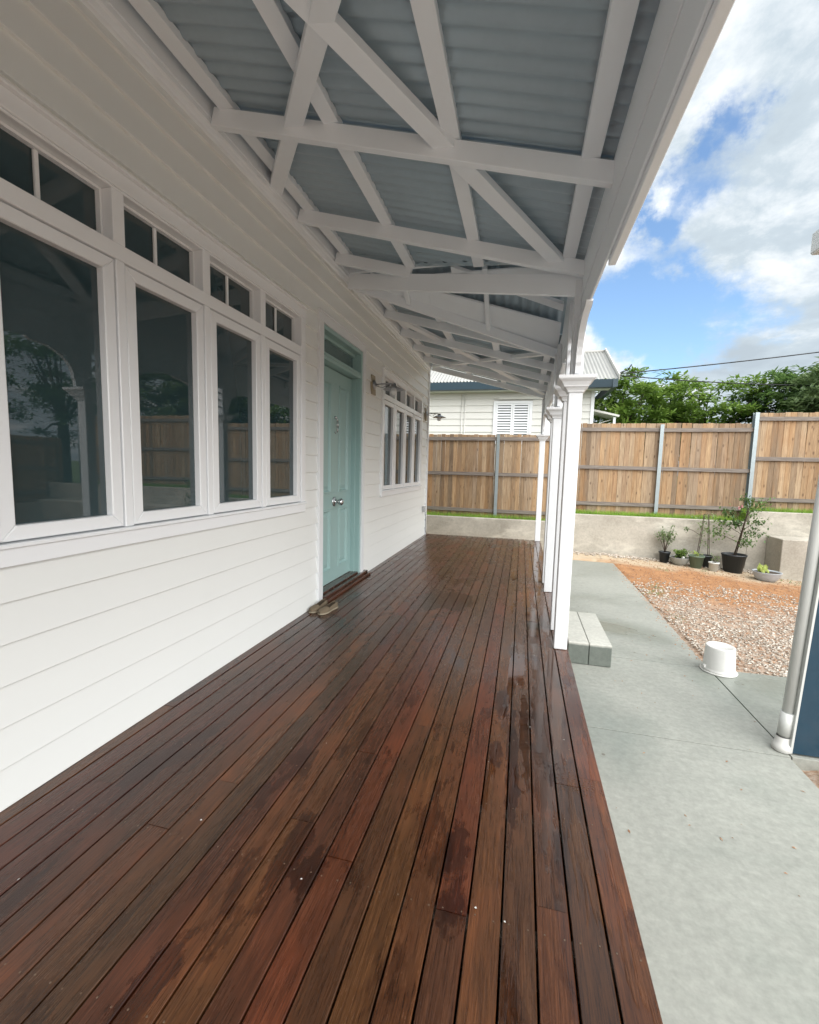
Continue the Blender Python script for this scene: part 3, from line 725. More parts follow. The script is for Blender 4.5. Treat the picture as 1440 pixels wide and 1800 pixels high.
# ------------------------------------------------------------------ front door
def door():
    a, b, zt = 3.835, 4.883, 2.585         # frame inner/outer limits
    m = MB()
    m.cbox(W - 0.03, W + 0.022, 3.748, 3.8345, 0.0, 2.662, 0.003); m.cbox(W - 0.03, W + 0.022, 4.8835, 4.957, 0.0, 2.662, 0.003)
    m.cbox(W - 0.03, W + 0.022, 3.835, 4.883, 2.5855, 2.662, 0.003); m.cbox(W - 0.03, W + 0.034, 3.738, 4.967, 2.6625, 2.675, 0.003)
    arch = m.build('architrave', M['trim'], house)
    fr = MB(); XD = W - 0.10
    fr.cbox(W - 0.145, W + 0.004, a, a + 0.045, 0.045, zt, 0.003); fr.cbox(W - 0.145, W + 0.004, b - 0.040, b, 0.045, zt, 0.003)
    fr.cbox(W - 0.145, W - 0.050, b - 0.056, b - 0.0405, 0.046, 2.28, 0.003); fr.cbox(W - 0.145, W - 0.050, a + 0.0455, a + 0.062, 0.046, 2.28, 0.003)
    fr.cbox(W - 0.145, W + 0.004, a + 0.0455, b - 0.0405, 2.545, zt, 0.003)
    fr.cbox(W - 0.145, W + 0.000, a + 0.0455, b - 0.0405, 2.281, 2.345, 0.003); fr.cbox(W - 0.10, W + 0.012, a + 0.046, b - 0.041, 2.312, 2.330, 0.003)
    fr.cbox(W - 0.13, W - 0.07, a + 0.0455, b - 0.0405, 2.5145, 2.5445, 0.003); fr.cbox(W - 0.13, W - 0.07, a + 0.0455, b - 0.0405, 2.3455, 2.370, 0.003)
    df = fr.build('door_frame', M['teal'], house)
    MB().box(W - 0.112, W - 0.102, a + 0.046, b - 0.041, 2.3705, 2.514).build('transom_glass', M['obscure'], df)
    # leaf
    la, lb, z0, z1 = a + 0.064, b - 0.0585, 0.075, 2.272
    x0, x1 = XD - 0.04, XD
    pan = [(la + 0.115, la + 0.115 + 0.235, 1.03, 2.13), (lb - 0.115 - 0.235, lb - 0.115, 1.03, 2.13), (la + 0.115, la + 0.35, 0.22, 0.84), (lb - 0.35, lb - 0.115, 0.22, 0.84)]
    d = MB(); d.box(x0, x1 - 0.016, la, lb, z0, z1)
    ys = [la, la + 0.115, la + 0.35, lb - 0.35, lb - 0.115, lb]
    d.cbox(x1 - 0.0155, x1, ys[0], ys[1], z0, z1, 0.002); d.cbox(x1 - 0.0155, x1, ys[4], ys[5], z0, z1, 0.002)
    for za, zb in ((z0, 0.22), (0.84, 1.03), (2.13, z1)): d.cbox(x1 - 0.0155, x1, ys[1] + .0002, ys[4] - .0002, za, zb, 0.002)
    for za, zb in ((0.22, 0.84), (1.03, 2.13)): d.cbox(x1 - 0.0155, x1, ys[2], ys[3], za + .0002, zb - .0002, 0.002)
    leaf = d.build('door', M['teal'], house)
    for ya, yb, za, zb in pan:
        q = MB()
        def ring(i, x): return [(x, ya + i, za + i), (x, yb - i, za + i), (x, yb - i, zb - i), (x, ya + i, zb - i)]
        # bolection moulding: rises proud of the frame, then drops and rises to a raised field
        prof = [(-0.014, x1 + 0.0005), (-0.010, x1 + 0.010), (0.006, x1 + 0.012), (0.018, x1 - 0.012), (0.034, x1 - 0.012), (0.060, x1 - 0.001)]
        vs = []; fs = []
        for i, x in prof: vs += ring(i, x)
        for r_i in range(len(prof) - 1):
            for j in range(4): fs.append((r_i * 4 + j, r_i * 4 + (j + 1) % 4, (r_i + 1) * 4 + (j + 1) % 4, (r_i + 1) * 4 + j))
        n = len(prof) - 1; fs.append(tuple(n * 4 + j for j in range(4))); q.add(vs, fs); q.build('panel', M['teal'], leaf)
    ky, kz = (la + lb) / 2, 0.925
    q = MB(); q.lathe([(0.0, 0.0), (0.052, 0.0), (0.052, 0.004), (0.040, 0.010), (0.016, 0.014), (0.014, 0.045), (0.030, 0.055), (0.038, 0.072), (0.036, 0.088), (0.022, 0.100), (0.0, 0.103)], (x1, ky, kz), (1, 0, 0), 20)
    q.build('knob', M['chrome'], leaf)
    q = MB(); q.lathe([(0, 0), (0.016, 0), (0.016, 0.010), (0.010, 0.022), (0, 0.024)], (x1, ky, 1.80), (1, 0, 0), 12)
    q.tube([(x1 + 0.018, ky, 1.80), (x1 + 0.030, ky - 0.014, 1.76), (x1 + 0.032, ky - 0.018, 1.70), (x1 + 0.028, ky - 0.004, 1.65), (x1 + 0.028, ky + 0.004, 1.65), (x1 + 0.032, ky + 0.018, 1.70), (x1 + 0.030, ky + 0.014, 1.76), (x1 + 0.018, ky, 1.80)], 0.005)
    q.lathe([(0, 0), (0.010, 0), (0.012, 0.012), (0, 0.018)], (x1, ky, 1.645), (1, 0, 0), 10); q.build('knocker', M['chrome'], leaf)
    # timber threshold in two steps
    th = MB(); th.cbox(W - 0.20, W - 0.005, a + 0.002, b - 0.002, 0.0, 0.072, 0.004).build('threshold', M['deck'], house)
    MB().cbox(W - 0.004, W + 0.050, a - 0.005, b + 0.155, 0.001, 0.054, 0.005).build('threshold', M['deck'], house)
    MB().cbox(W + 0.0505, W + 0.085, a - 0.005, b + 0.175, 0.001, 0.026, 0.005).build('threshold', M['deck'], house)
door()
# power outlet near the far corner
ob = MB().cbox(W + 0.004, W + 0.055, 8.20, 8.32, 0.47, 0.58, 0.008).build('outlet', M['outlet'], label='small grey weatherproof outlet on the wall near the far corner', cat='outlet', origin=(W, 8.26, 0.52))
MB().tube([(W + 0.03, 8.37, 0.50), (W + 0.035, 8.42, 0.30), (W + 0.03, 8.44, 0.10), (W + 0.04, 8.50, 0.012)], 0.006).build('cord', M['cable'], label='short black cord hanging at the far wall corner', cat='cord')

# wall lamps
def lamp(y, z, label):
    t = empty('wall_lamp', (W, y, z), label, 'wall lamp', 'wall lamps beside the far window')
    MB().prism([(W, z - 0.115), (W + 0.030, z - 0.115), (W + 0.018, z + 0.115), (W, z + 0.115)], 1, y - 0.06, y + 0.06).build('mounting_block', M['timberblock'], t)
    MB().lathe([(0, 0), (0.055, 0), (0.055, 0.012), (0.035, 0.024), (0, 0.03)], (W + 0.024, y, z), (1, 0, 0), 18).build('rose', M['lampmetal'], t)
    MB().tube([(W + 0.05, y, z + 0.005), (W + 0.12, y, z + 0.012), (W + 0.24, y, z + 0.012), (W + 0.27, y, z - 0.005)], 0.009, 8).tube([(W + 0.05, y, z - 0.01), (W + 0.13, y, z - 0.035), (W + 0.21, y, z + 0.008)], 0.005, 6).build('arm', M['lampmetal'], t)
    s = MB(); c = (W + 0.27, y, z - 0.06)
    s.lathe([(0.012, 0.075), (0.030, 0.070), (0.034, 0.045), (0.050, 0.035), (0.125, 0.005), (0.128, 0.0), (0.120, 0.0), (0.045, 0.026), (0.0, 0.03)], c, (0, 0, 1), 24); s.build('shade', M['lampmetal'], t)
    MB().lathe([(0.026, 0.02), (0.040, -0.005), (0.040, -0.035), (0.024, -0.058), (0.0, -0.064)], c, (0, 0, 1), 16).build('globe', M['frosted'], t)
lamp(5.235, 2.285, 'silver wall lamp on a timber block between teal door and far window'); lamp(8.27, 2.30, 'silver wall lamp on a timber block at the far wall corner')

# ------------------------------------------------------------------ deck
deck = empty('deck', (0, 0, 0), kind='structure')
def deck_boards():
    n = 23; x0 = W - 0.0; pitch = 0.0968; bw = 0.0905; rr = random.Random(11)
    right = 0.388
    known = {}   # board index from the right edge: butt joint Y positions read off the photograph
    known = {1: [1.85], 2: [1.28, 3.9], 3: [2.65, 6.2], 4: [4.3], 5: [1.19, 5.1], 6: [3.4, 7.0], 8: [2.1, 5.6], 9: [1.27, 4.6], 10: [1.82, 6.4], 12: [2.9], 13: [1.5, 5.3], 14: [3.7]}
    for i in range(n):
        xb = right - i * pitch; xa = xb - bw
        if xa < W - 0.0: xa = max(xa, W + 0.006)
        if xb - xa < 0.02: continue
        js = known.get(i)
        if js is None:
            js = []; y = rr.uniform(0.6, 3.5)
            while y < YEND - 0.5: js.append(y); y += rr.uniform(2.6, 4.2)
        js = [-2.6] + ([rr.uniform(-1.2, 0.3)] if True else []) + js + [YEND]
        for a, b in zip(js[:-1], js[1:]):
            dz = rr.uniform(-0.0010, 0.0010); c = 0.0018
            y0, y1 = a + 0.0012, b - 0.0012
            m = MB(); prof = [(xa, -0.020 + dz), (xb, -0.020 + dz), (xb, -c + dz), (xb - c, dz), (xa + c, dz), (xa, -c + dz)]
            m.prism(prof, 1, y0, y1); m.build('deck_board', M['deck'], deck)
    # joists below and screws
    j = MB(); s = MB(); y = -2.4
    while y < YEND:
        j.box(W, right - 0.03, y - 0.022, y + 0.022, -0.16, -0.0235)
        for i in range(n):
            xb = right - i * pitch; xa = xb - bw
            if xa < W: continue
            for sx in (xa + 0.018, xb - 0.018):
                xx = sx + rr.uniform(-.003, .003); yy = y + rr.uniform(-.006, .006)
                s.lathe([(0, 0.0012), (0.0024, 0.0011), (0.0028, 0.0004)], (xx, yy, 0), n=6, smooth=False)
        y += 0.45
    j.build('joist', M['rail'], deck)
    s.build('screws', M['screw'], deck, kind='stuff')
    MB().box(right - 0.028, right - 0.004, -2.6, YEND, -0.30, -0.022).build('edge_fascia', M['deck'], deck)
    MB().box(W, right, YEND - 0.03, YEND - 0.002, -0.30, -0.022).build('edge_fascia', M['deck'], deck)
    MB().box(W - 0.1, right - 0.03, -2.6, YEND - 0.05, -0.34, -0.17).build('gap_backing', M['dark_gap'], deck)  # dark box added under the boards to stop light showing through the gaps
deck_boards()
def path_litter():
    m = MB(); r = random.Random(5)
    for i in range(70):
        x = r.uniform(0.45, 1.6); y = r.uniform(0.8, 5.5); a = r.random() * 6.28; l = r.uniform(.004, .013); w = l * r.uniform(.3, .6); z = GZ + .0015
        m.add([(x + math.cos(a) * l, y + math.sin(a) * l, z), (x - math.sin(a) * w, y + math.cos(a) * w, z + .003), (x - math.cos(a) * l, y - math.sin(a) * l, z + .001), (x + math.sin(a) * w, y - math.cos(a) * w, z + .002)], [(0, 1, 2, 3)])
    for i in range(260):
        y = r.uniform(4.2, 8.4); x = 1.62 + (y - 4.2) * .014 - abs(r.gauss(0, .05)); q = r.uniform(.003, .008)
        m.add([(x - q, y - q, GZ), (x + q, y - q * .6, GZ), (x + q * .8, y + q, GZ), (x - q * .7, y + q * .8, GZ), (x, y, GZ + q)], [(0, 1, 4), (1, 2, 4), (2, 3, 4), (3, 0, 4)])
    m.build('litter', M['clod'], label='small leaf flecks and grit scattered on the concrete path', cat='litter', kind='stuff')
path_litter()
def litter():
    m = MB(); r = random.Random(21)
    for i in range(26):
        x = r.uniform(-1.5, 0.33); y = r.uniform(0.7, 3.2); a = r.random() * 6.28; l = r.uniform(.0015, .0045); w = l * r.uniform(.4, .9); z = 0.0022
        m.add([(x + math.cos(a) * l, y + math.sin(a) * l, z), (x - math.sin(a) * w, y + math.cos(a) * w, z + .002), (x - math.cos(a) * l, y - math.sin(a) * l, z), (x + math.sin(a) * w, y - math.cos(a) * w, z + .001)], [(0, 1, 2, 3)])
    m.build('debris', M['potwhite'], label='tiny pale flecks of debris scattered over the wet deck boards', cat='debris', kind='stuff')
litter()

# ------------------------------------------------------------------ steps, bucket, shoes
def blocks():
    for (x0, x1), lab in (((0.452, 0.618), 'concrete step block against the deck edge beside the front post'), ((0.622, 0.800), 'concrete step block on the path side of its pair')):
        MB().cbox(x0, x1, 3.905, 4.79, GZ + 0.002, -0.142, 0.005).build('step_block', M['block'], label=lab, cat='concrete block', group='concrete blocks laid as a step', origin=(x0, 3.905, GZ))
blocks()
def bucket():
    c = (1.675, 4.12, GZ)
    t = empty('bucket', c, 'white plastic bucket standing upside down at the gravel corner', 'bucket')
    b = MB(); b.lathe([(0.116, 0.006), (0.121, 0.012), (0.124, 0.020), (0.118, 0.026), (0.115, 0.040), (0.106, 0.208), (0.103, 0.216), (0.096, 0.219), (0.089, 0.212), (0.0, 0.214)], c, n=32); b.build('body', M['plasticwhite'], t)
    q = MB(); q.lathe([(0.118, 0.0015), (0.133, 0.002), (0.135, 0.010), (0.122, 0.012)], c, n=32); q.build('rim', M['plasticwhite'], t)
    q = MB(); q.cbox(c[0] - 0.128, c[0] - 0.108, c[1] - 0.045, c[1] - 0.015, GZ + 0.03, GZ + 0.055, 0.003); q.build('handle_lug', M['plasticwhite'], t)
bucket()
def shoe(toe, heel, label, flip):
    t = empty('shoe', (toe[0], toe[1], 0.002), label, 'shoe', 'pair of slip-on shoes by the door')
    toe = Vector((toe[0], toe[1], 0)); heel = Vector((heel[0], heel[1], 0)); d = (toe - heel); Ln = d.length; d.normalize(); s = Vector((-d.y, d.x, 0)) * flip
    # cross sections along the foot, 0 heel .. 1 toe: half width in/out, height, opening
    st = [(0.0, .012, .012, .050), (0.03, .024, .024, .060), (0.12, .031, .031, .062), (0.3, .031, .029, .052), (0.45, .033, .031, .044), (0.6, .041, .038, .040), (0.75, .045, .040, .038), (0.88, .040, .033, .032), (0.96, .026, .020, .024), (1.0, .008, .006, .016)]
    n = 12; up = MB(); rows = []
    for u, wi, wo, h in st:
        c = heel + d * (u * Ln); row = []
        for k in range(n + 1):
            a = math.pi * k / n; ca, sa = math.cos(a), math.sin(a)
            w = wi if ca > 0 else wo
            row.append(c + s * (w * math.copysign(abs(ca) ** 0.75, ca)) + Vector((0, 0, 0.012 + (h - 0.002) * sa ** 0.7)))
        rows.append(row)
    vs = [p for r_ in rows for p in r_]; fs = []
    for i in range(len(st) - 1):
        for k in range(n):
            if i <= 4 and i >= 1 and 3 <= k <= 8: continue       # foot opening
            fs.append((i * (n + 1) + k, i * (n + 1) + k + 1, (i + 1) * (n + 1) + k + 1, (i + 1) * (n + 1) + k))
    up.add(vs, fs, True); up.build('upper', M['suede'], t)
    inn = MB(); vs = []; fs = []
    for i, (u, wi, wo, h) in enumerate(st[:7]):
        c = heel + d * (u * Ln)
        for k in range(7):
            q = -1 + 2 * k / 6; w = (wi if q > 0 else wo) * 0.9
            vs.append(c + s * (q * w) + Vector((0, 0, 0.015 + abs(q) ** 3 * h * 0.55)))
    for i in range(6):
        for k in range(6): fs.append((i * 7 + k, i * 7 + k + 1, (i + 1) * 7 + k + 1, (i + 1) * 7 + k))
    inn.add(vs, fs, True); inn.build('lining', M['shoein'], t)
    so_ = MB(); vs = []; fs = []; ring = []
    for u, wi, wo, h in st: ring.append(heel + d * (u * Ln) + s * (wi + .003))
    for u, wi, wo, h in st[::-1]: ring.append(heel + d * (u * Ln) - s * (wo + .003))
    nn_ = len(ring); vs = [(p.x, p.y, 0.002) for p in ring] + [(p.x, p.y, 0.014) for p in ring]
    fs = [tuple(range(nn_))[::-1], tuple(range(nn_, 2 * nn_))] + [(i, (i + 1) % nn_, (i + 1) % nn_ + nn_, i + nn_) for i in range(nn_)]
    so_.add(vs, fs); so_.build('sole', M['sole'], t)
shoe((-1.755, 3.50), (-1.725, 3.76), 'tan slip-on shoe on the left, closest to the white wall', 1)
shoe((-1.655, 3.48), (-1.610, 3.74), 'tan slip-on shoe on the right, farther out on the deck', -1)

# ------------------------------------------------------------------ verandah roof
XB = 0.335; ZB = 2.60; SL = (3.17 - 2.60) / (XB - W)      # rafter underside: z = ZB + SL*(XB-x)
RD = 0.092; PD = 0.042                                    # rafter and purlin depth
def rz(x): return ZB + SL * (XB - x)
V1 = lambda x: 3.38 + (XB - x) * (4.36 - 3.38) / (XB - W)           # near valley Y at x
V2 = lambda x: 5.46 - (XB - x) * (5.46 - 4.42) / (XB - W)           # far valley
vr = empty('verandah_roof', (0, 4, 2.6), 'white timber framed verandah roof lined with grey corrugated sheets', 'verandah roof')
XO = 0.42
def corr_sheet_main(ya, yb, xr, name='corrugated_sheet'):
    m = MB(); pitch = 0.09; amp = 0.0095; n = 8; lay = RD + PD + amp
    k0 = int(math.floor(ya / pitch * n)); k1 = int(math.ceil(yb / pitch * n)); rows = []
    for k in range(k0, k1 + 1):
        y = k * pitch / n; dz = amp * math.cos(2 * math.pi * k / n) * (1 if True else 1)
        xa, xb = W - 0.02, xr(min(max(y, ya), yb))
        rows.append(((xa, y, rz(xa) + lay + dz), (xb, y, rz(xb) + lay + dz)))
    for off, fl in ((0, 1), (0.003, -1)):
        vs = []; fs = []
        for a, b in rows: vs += [(a[0], a[1], a[2] + off), (b[0], b[1], b[2] + off)]
        for i in range(len(rows) - 1):
            q = (i * 2, i * 2 + 1, i * 2 + 3, i * 2 + 2); fs.append(q if fl < 0 else q[::-1])
        m.add(vs, fs, True)
    return m.build(name, M['roofsheet'], vr)
def sheets():
    ys = [-3.0, -2.2, -1.44, -0.68, 0.08, 0.84, 1.60, 2.36, 3.12]
    for a, b in zip(ys[:-1], ys[1:]): corr_sheet_main(a, b, lambda y: XO)
    corr_sheet_main(3.12, 4.42, lambda y: XO if y < 3.42 else max(W, XB - (y - 3.44) / ((4.36 - 3.38) / (XB - W))))
    corr_sheet_main(4.36, 5.46, lambda y: max(W, XB - (5.40 - y) / ((5.46 - 4.42) / (XB - W))))
    ys = [5.46, 6.22, 6.98, 7.74, 8.72]
    for a, b in zip(ys[:-1], ys[1:]): corr_sheet_main(a, b, lambda y: XO)
sheets()
def rafters():
    for y in (-2.2, -1.1, 0.05, 1.18, 2.32, 3.30, 5.50, 6.27, 7.03, 7.79, 8.53):
        x1 = XB - 0.001 if y != 3.30 else XB - 0.001
        MB().beam((W + 0.052, y + 0.0, rz(W + 0.052)), (x1, y, rz(x1)), 0.045, RD).build('rafter', M['rafter'], vr)
    # jack rafter running from the wall to the near valley
    y = 4.0; xj = XB - (y - 3.38) / ((4.36 - 3.38) / (XB - W)) - 0.03
    MB().beam((W + 0.052, y, rz(W + 0.052)), (xj, y, rz(xj)), 0.045, RD).build('jack_rafter', M['rafter'], vr)
    # purlins, cut at the valleys
    for x in (-1.66, -1.045, -0.41, 0.235):
        zz = rz(x) + RD + 0.0005
        MB().beam((x, -3.0, zz), (x, V1(x) - 0.02, zz), 0.082, PD).build('purlin', M['rafter'], vr)
        MB().beam((x, V2(x) + 0.02, zz), (x, 8.70, zz), 0.082, PD).build('purlin', M['rafter'], vr)
    # crossed braces let in between the rafters, just under the purlins
    def brace(a, b, w=0.092):
        m = MB(); m.beam((a[0], a[1], rz(a[0]) + RD - 0.043), (b[0], b[1], rz(b[0]) + RD - 0.043), w, 0.040); m.build('brace', M['rafter'], vr)
    brace((0.33, 0.15), (-1.79, 3.02)); brace((-1.79, 0.10), (0.20, 3.36))
    brace((0.32, 5.56), (-1.72, 8.45)); brace((-1.72, 5.56), (0.32, 8.45)); 
    # ledger on the wall
rafters()
def beams():
    # inner lamination runs full length; the outer fascia stops before the entry gable
    MB().cbox(XB, XB + 0.013, -3.0, 8.82, 2.305, rz(XB) + 0.12, 0.002).build('edge_beam', M['rafter'], vr)
    MB().cbox(XB + 0.0135, XB + 0.047, -3.0, 2.38, 2.278, rz(XB) + 0.125, 0.003).build('fascia_board', M['rafter'], vr)
    MB().cbox(XB + 0.0135, XB + 0.036, 5.9, 8.80, 2.290, rz(XB) + 0.12, 0.003).build('fascia_board', M['rafter'], vr)
    MB().cbox(XB - 0.006, XB - 0.0005, -3.0, 8.4, 2.47, 2.474, 0.001).build('bead', M['rafter'], vr)
    for y0, y1 in ((-3.0, 2.36), (5.9, 8.8)):
        g = MB(); x = XB + 0.049; g.prism([(x, 2.60), (x + 0.02, 2.585), (x + 0.085, 2.60), (x + 0.10, 2.70), (x + 0.094, 2.70), (x + 0.08, 2.61), (x + 0.02, 2.60), (x + 0.005, 2.61), (x + 0.005, 2.72), (x, 2.72)], 1, y0, y1); g.build('gutter', M['trim'], vr)
beams()
def gable():
    Yr, Zr = 4.34, 3.185; s1 = (Zr - 2.66) / (Yr - 3.38); s2 = (Zr - 2.66) / (5.46 - Yr)
    # valley rafters
    MB().beam((XB - 0.002, 3.375, 2.50), (W + 0.055, 4.33, 3.055), 0.042, 0.135).build('valley_rafter', M['rafter'], vr)
    MB().beam((XB - 0.002, 5.44, 2.565), (W + 0.055, 4.44, 3.085), 0.038, 0.10).build('valley_rafter', M['rafter'], vr)
    MB().cbox(W + 0.055, 0.50, Yr - 0.02, Yr + 0.02, Zr + 0.02, Zr + 0.12, 0.002).build('ridge_board', M['rafter'], vr)
    # corrugated gable sheets, ribs running down the slope
    for side in (0, 1):
        m = MB(); x = W - 0.02; pitch = 0.09; cols = []
        k = 0
        while x < 0.52:
            dz = 0.0085 * math.cos(2 * math.pi * k / 8)
            xe = min(x, XB)
            if side == 0: ye = V1(xe) if x < XB else 3.30; ze = Zr - (Yr - ye) * s1
            else: ye = V2(xe) if x < XB else 5.55; ze = Zr - (ye - Yr) * s2
            cols.append(((x, ye, ze + 0.10 + dz), (x, Yr, Zr + 0.125 + dz))); x += pitch / 8; k += 1
        for off in (0, 0.003):
            vs = [];
            for a, b in cols: vs += [(a[0], a[1], a[2] + off), (b[0], b[1], b[2] + off)]
            m.add(vs, [(i * 2, i * 2 + 1, i * 2 + 3, i * 2 + 2) for i in range(len(cols) - 1)], True)
        m.build('corrugated_sheet', M['roofsheet'], vr)
    for V, nm in ((V1, 1), (V2, 2)):
        MB().beam((XB + 0.06, V(XB) + (-.02 if nm == 1 else .02), rz(XB) + RD + PD + 0.024), (W - 0.02, V(W), rz(W) + RD + PD + 0.024), 0.30, 0.012).build('valley_flashing', M['roofsheet'], vr)
    # lining boards on the far slope, laid parallel to the valley
    P0 = lambda x, y: (x, y, Zr - (y - Yr) * s2 + 0.03)
    dv = Vector((XB - W, V2(XB) - V2(W), 0)); slope = dv.y / dv.x
    def strip(o0, o1, xa, xb, th=0.012, lip=0.0):
        # board between two lines offset in Y from the valley
        m = MB(); ya = lambda x, o: V2(x) - o
        c = [(xa, ya(xa, o0)), (xb, ya(xb, o0)), (xb, ya(xb, o1)), (xa, ya(xa, o1))]
        c = [(x, max(y, Yr + 0.03)) for x, y in c]
        lo = [P0(*p) for p in c]; lo = [(p[0], p[1], p[2] - (lip if i < 2 else 0)) for i, p in enumerate(lo)]
        hi = [(p[0], p[1], p[2] + th) for p in [P0(*p) for p in c]]
        m.add(lo + hi, [(0, 1, 2, 3), (7, 6, 5, 4), (0, 4, 5, 1), (1, 5, 6, 2), (2, 6, 7, 3), (3, 7, 4, 0)]); m.build('gable_board', M['rafter'], vr)
    strip(0.0, 0.185, W + 0.8, XB - 0.01, lip=0.010); strip(0.187, 0.345, -1.55, XB - 0.01, lip=0.010)
    strip(0.0, 0.185, W + 0.06, W + 0.798, lip=0.010)
    strip(0.50, 0.585, -0.75, XB - 0.01, 0.03)
    for a, b in ((W + 0.06, -0.80), (-0.798, 0.33)):
        m = MB(); lo = [P0(a, 4.44), P0(b, 4.44), P0(b, 4.56), P0(a, 4.56)]; m.add(lo + [(p[0], p[1], p[2] + 0.012) for p in lo], [(0, 1, 2, 3), (7, 6, 5, 4), (0, 4, 5, 1), (1, 5, 6, 2), (2, 6, 7, 3), (3, 7, 4, 0)]); m.build('gable_board', M['rafter'], vr)
    for x in (-1.23, -0.43):
        MB().beam((x, Yr + 0.02, Zr - 0.035), (x, V2(x) - 0.02, Zr - 0.02 * s2 - (V2(x) - Yr - 0.02) * s2 - 0.035), 0.045, 0.06).build('gable_rafter', M['rafter'], vr)
    # front gable infill above the beam
    m = MB(); m.prism([(3.40, 2.72), (5.44, 2.72), (Yr, Zr + 0.09)], 0, XB + 0.016, XB + 0.040); m.build('gable_panel', M['rafter'], vr)
gable()

# ------------------------------------------------------------------ posts
def bracket_poly(y0, sgn, ztop=2.305, zbot=1.965, reach=0.46):
    pts = [(0, ztop), (0, zbot), (0.055, zbot), (0.060, zbot + 0.05)]
    for i in range(9):
        t = i / 8; a = t * math.pi / 2
        pts.append((0.070 + (reach - 0.14) * (1 - math.cos(a)), zbot + 0.07 + (ztop - zbot - 0.10) * math.sin(a)))
    pts += [(reach - 0.03, ztop - 0.028), (reach, ztop - 0.010), (reach, ztop)]
    q = [(y0 + sgn * a, b) for a, b in pts]
    return q if sgn < 0 else q[::-1]
def post(y, label, br, zt=2.303):
    x0, x1 = 0.287, 0.379; xc = (x0 + x1) / 2; w = 0.092
    t = empty('verandah_post', (xc, y + w / 2, 0), label, 'post', 'white posts along the deck edge')
    MB().cbox(x0, x1, y, y + w, 0.001, 1.846, 0.004).build('shaft', M['trim'], t)
    MB().cbox(x0 + 0.006, XB - 0.0005, y + .004, y + w - .004, 1.957, 2.60, 0.003).build('upper_shaft', M['trim'], t)
    MB().cbox(XB + 0.0005, x1 - 0.006, y + .004, y + w - .004, 1.957, zt, 0.003).build('upper_shaft', M['trim'], t)
    c = MB(); prof = [(w / 2 + 0.001, 1.8465), (w / 2 + 0.008, 1.852), (w / 2 + 0.010, 1.862), (w / 2 + 0.022, 1.878), (w / 2 + 0.034, 1.884), (w / 2 + 0.036, 1.893), (w / 2 + 0.050, 1.915), (w / 2 + 0.070, 1.930), (w / 2 + 0.074, 1.936), (w / 2 + 0.076, 1.956)]
    vs = []; fs = []
    for o, z in prof: vs += [(xc - o, y + w / 2 - o, z), (xc + o, y + w / 2 - o, z), (xc + o, y + w / 2 + o, z), (xc - o, y + w / 2 + o, z)]
    for k_ in range(len(prof) - 1):
        for j in range(4): fs.append((k_ * 4 + j, k_ * 4 + (j + 1) % 4, (k_ + 1) * 4 + (j + 1) % 4, (k_ + 1) * 4 + j))
    fs.append((0, 3, 2, 1)); n = (len(prof) - 1) * 4; fs.append((n, n + 1, n + 2, n + 3)); c.add(vs, fs); c.build('capital', M['trim'], t)
    for sgn in br:
        yy = y if sgn < 0 else y + w
        MB().prism(bracket_poly(yy, sgn), 0, xc - 0.018, xc + 0.020).build('bracket', M['trim'], t)
post(3.335, 'frontmost white square verandah post beside the concrete step blocks', (-1,))
post(3.735, 'slim sliver of white post directly behind the frontmost post', (1,))
post(4.93, 'third white verandah post, on the far side of the step opening', (-1,))
post(5.31, 'white verandah post tucked directly behind the third one', (1,))
post(8.52, 'farthest white verandah post at the end corner of the deck', (-1,))
for y0, y1, lab in ((3.431, 3.731, 'nearer'), (5.026, 5.306, 'farther')):
    t = empty('post_frieze', (0.333, y0, 2.0), 'white slatted frieze between the %s pair of verandah posts' % lab, 'frieze')
    for z in (2.04, 2.13, 2.22): MB().cbox(0.318, 0.334, y0, y1, z, z + 0.022, 0.002).build('slat', M['trim'], t)

# ------------------------------------------------------------------ carport at the right edge
def carport():
    t = empty('carport', (1.63, 2.96, GZ), 'dark blue steel clad shed corner with pale downpipe at the right edge', 'shed')
    MB().prism([(1.622, GZ + .012), (1.98, GZ + .012), (1.98, 2.6), (1.745, 2.6)], 1, 2.958, 3.05).build('panel', M['bluepanel'], t)
    MB().prism([(1.610, GZ + .012), (1.6215, GZ + .012), (1.7445, 2.6), (1.733, 2.6)], 1, 2.955, 3.053).build('corner_flashing', M['pvc'], t)
    MB().cbox(1.440, 1.56, 2.3, 2.96, 2.485, 2.600, 0.008).build('gutter', M['pvc'], t)
    MB().box(1.56, 2.2, 2.3, 3.06, 2.605, 2.66).build('roof', M['roofsheet'], t)
    p = MB(); p.cyl((1.592, 3.0, GZ + 0.06), (1.690, 3.0, 2.47), 0.027, n=20); d = p.build('downpipe', M['pvc'], t)
    MB().cyl((1.593, 3.0, GZ + 0.10), (1.599, 3.0, GZ + 0.24), 0.034, n=20).build('coupling', M['pvc'], d)
    MB().lathe([(0.034, 0.09), (0.036, 0.055), (0.049, 0.042), (0.050, 0.006), (0.040, 0.002)], (1.590, 3.0, GZ), n=20).build('pipe_boot', M['plasticwhite'], d)
carport()

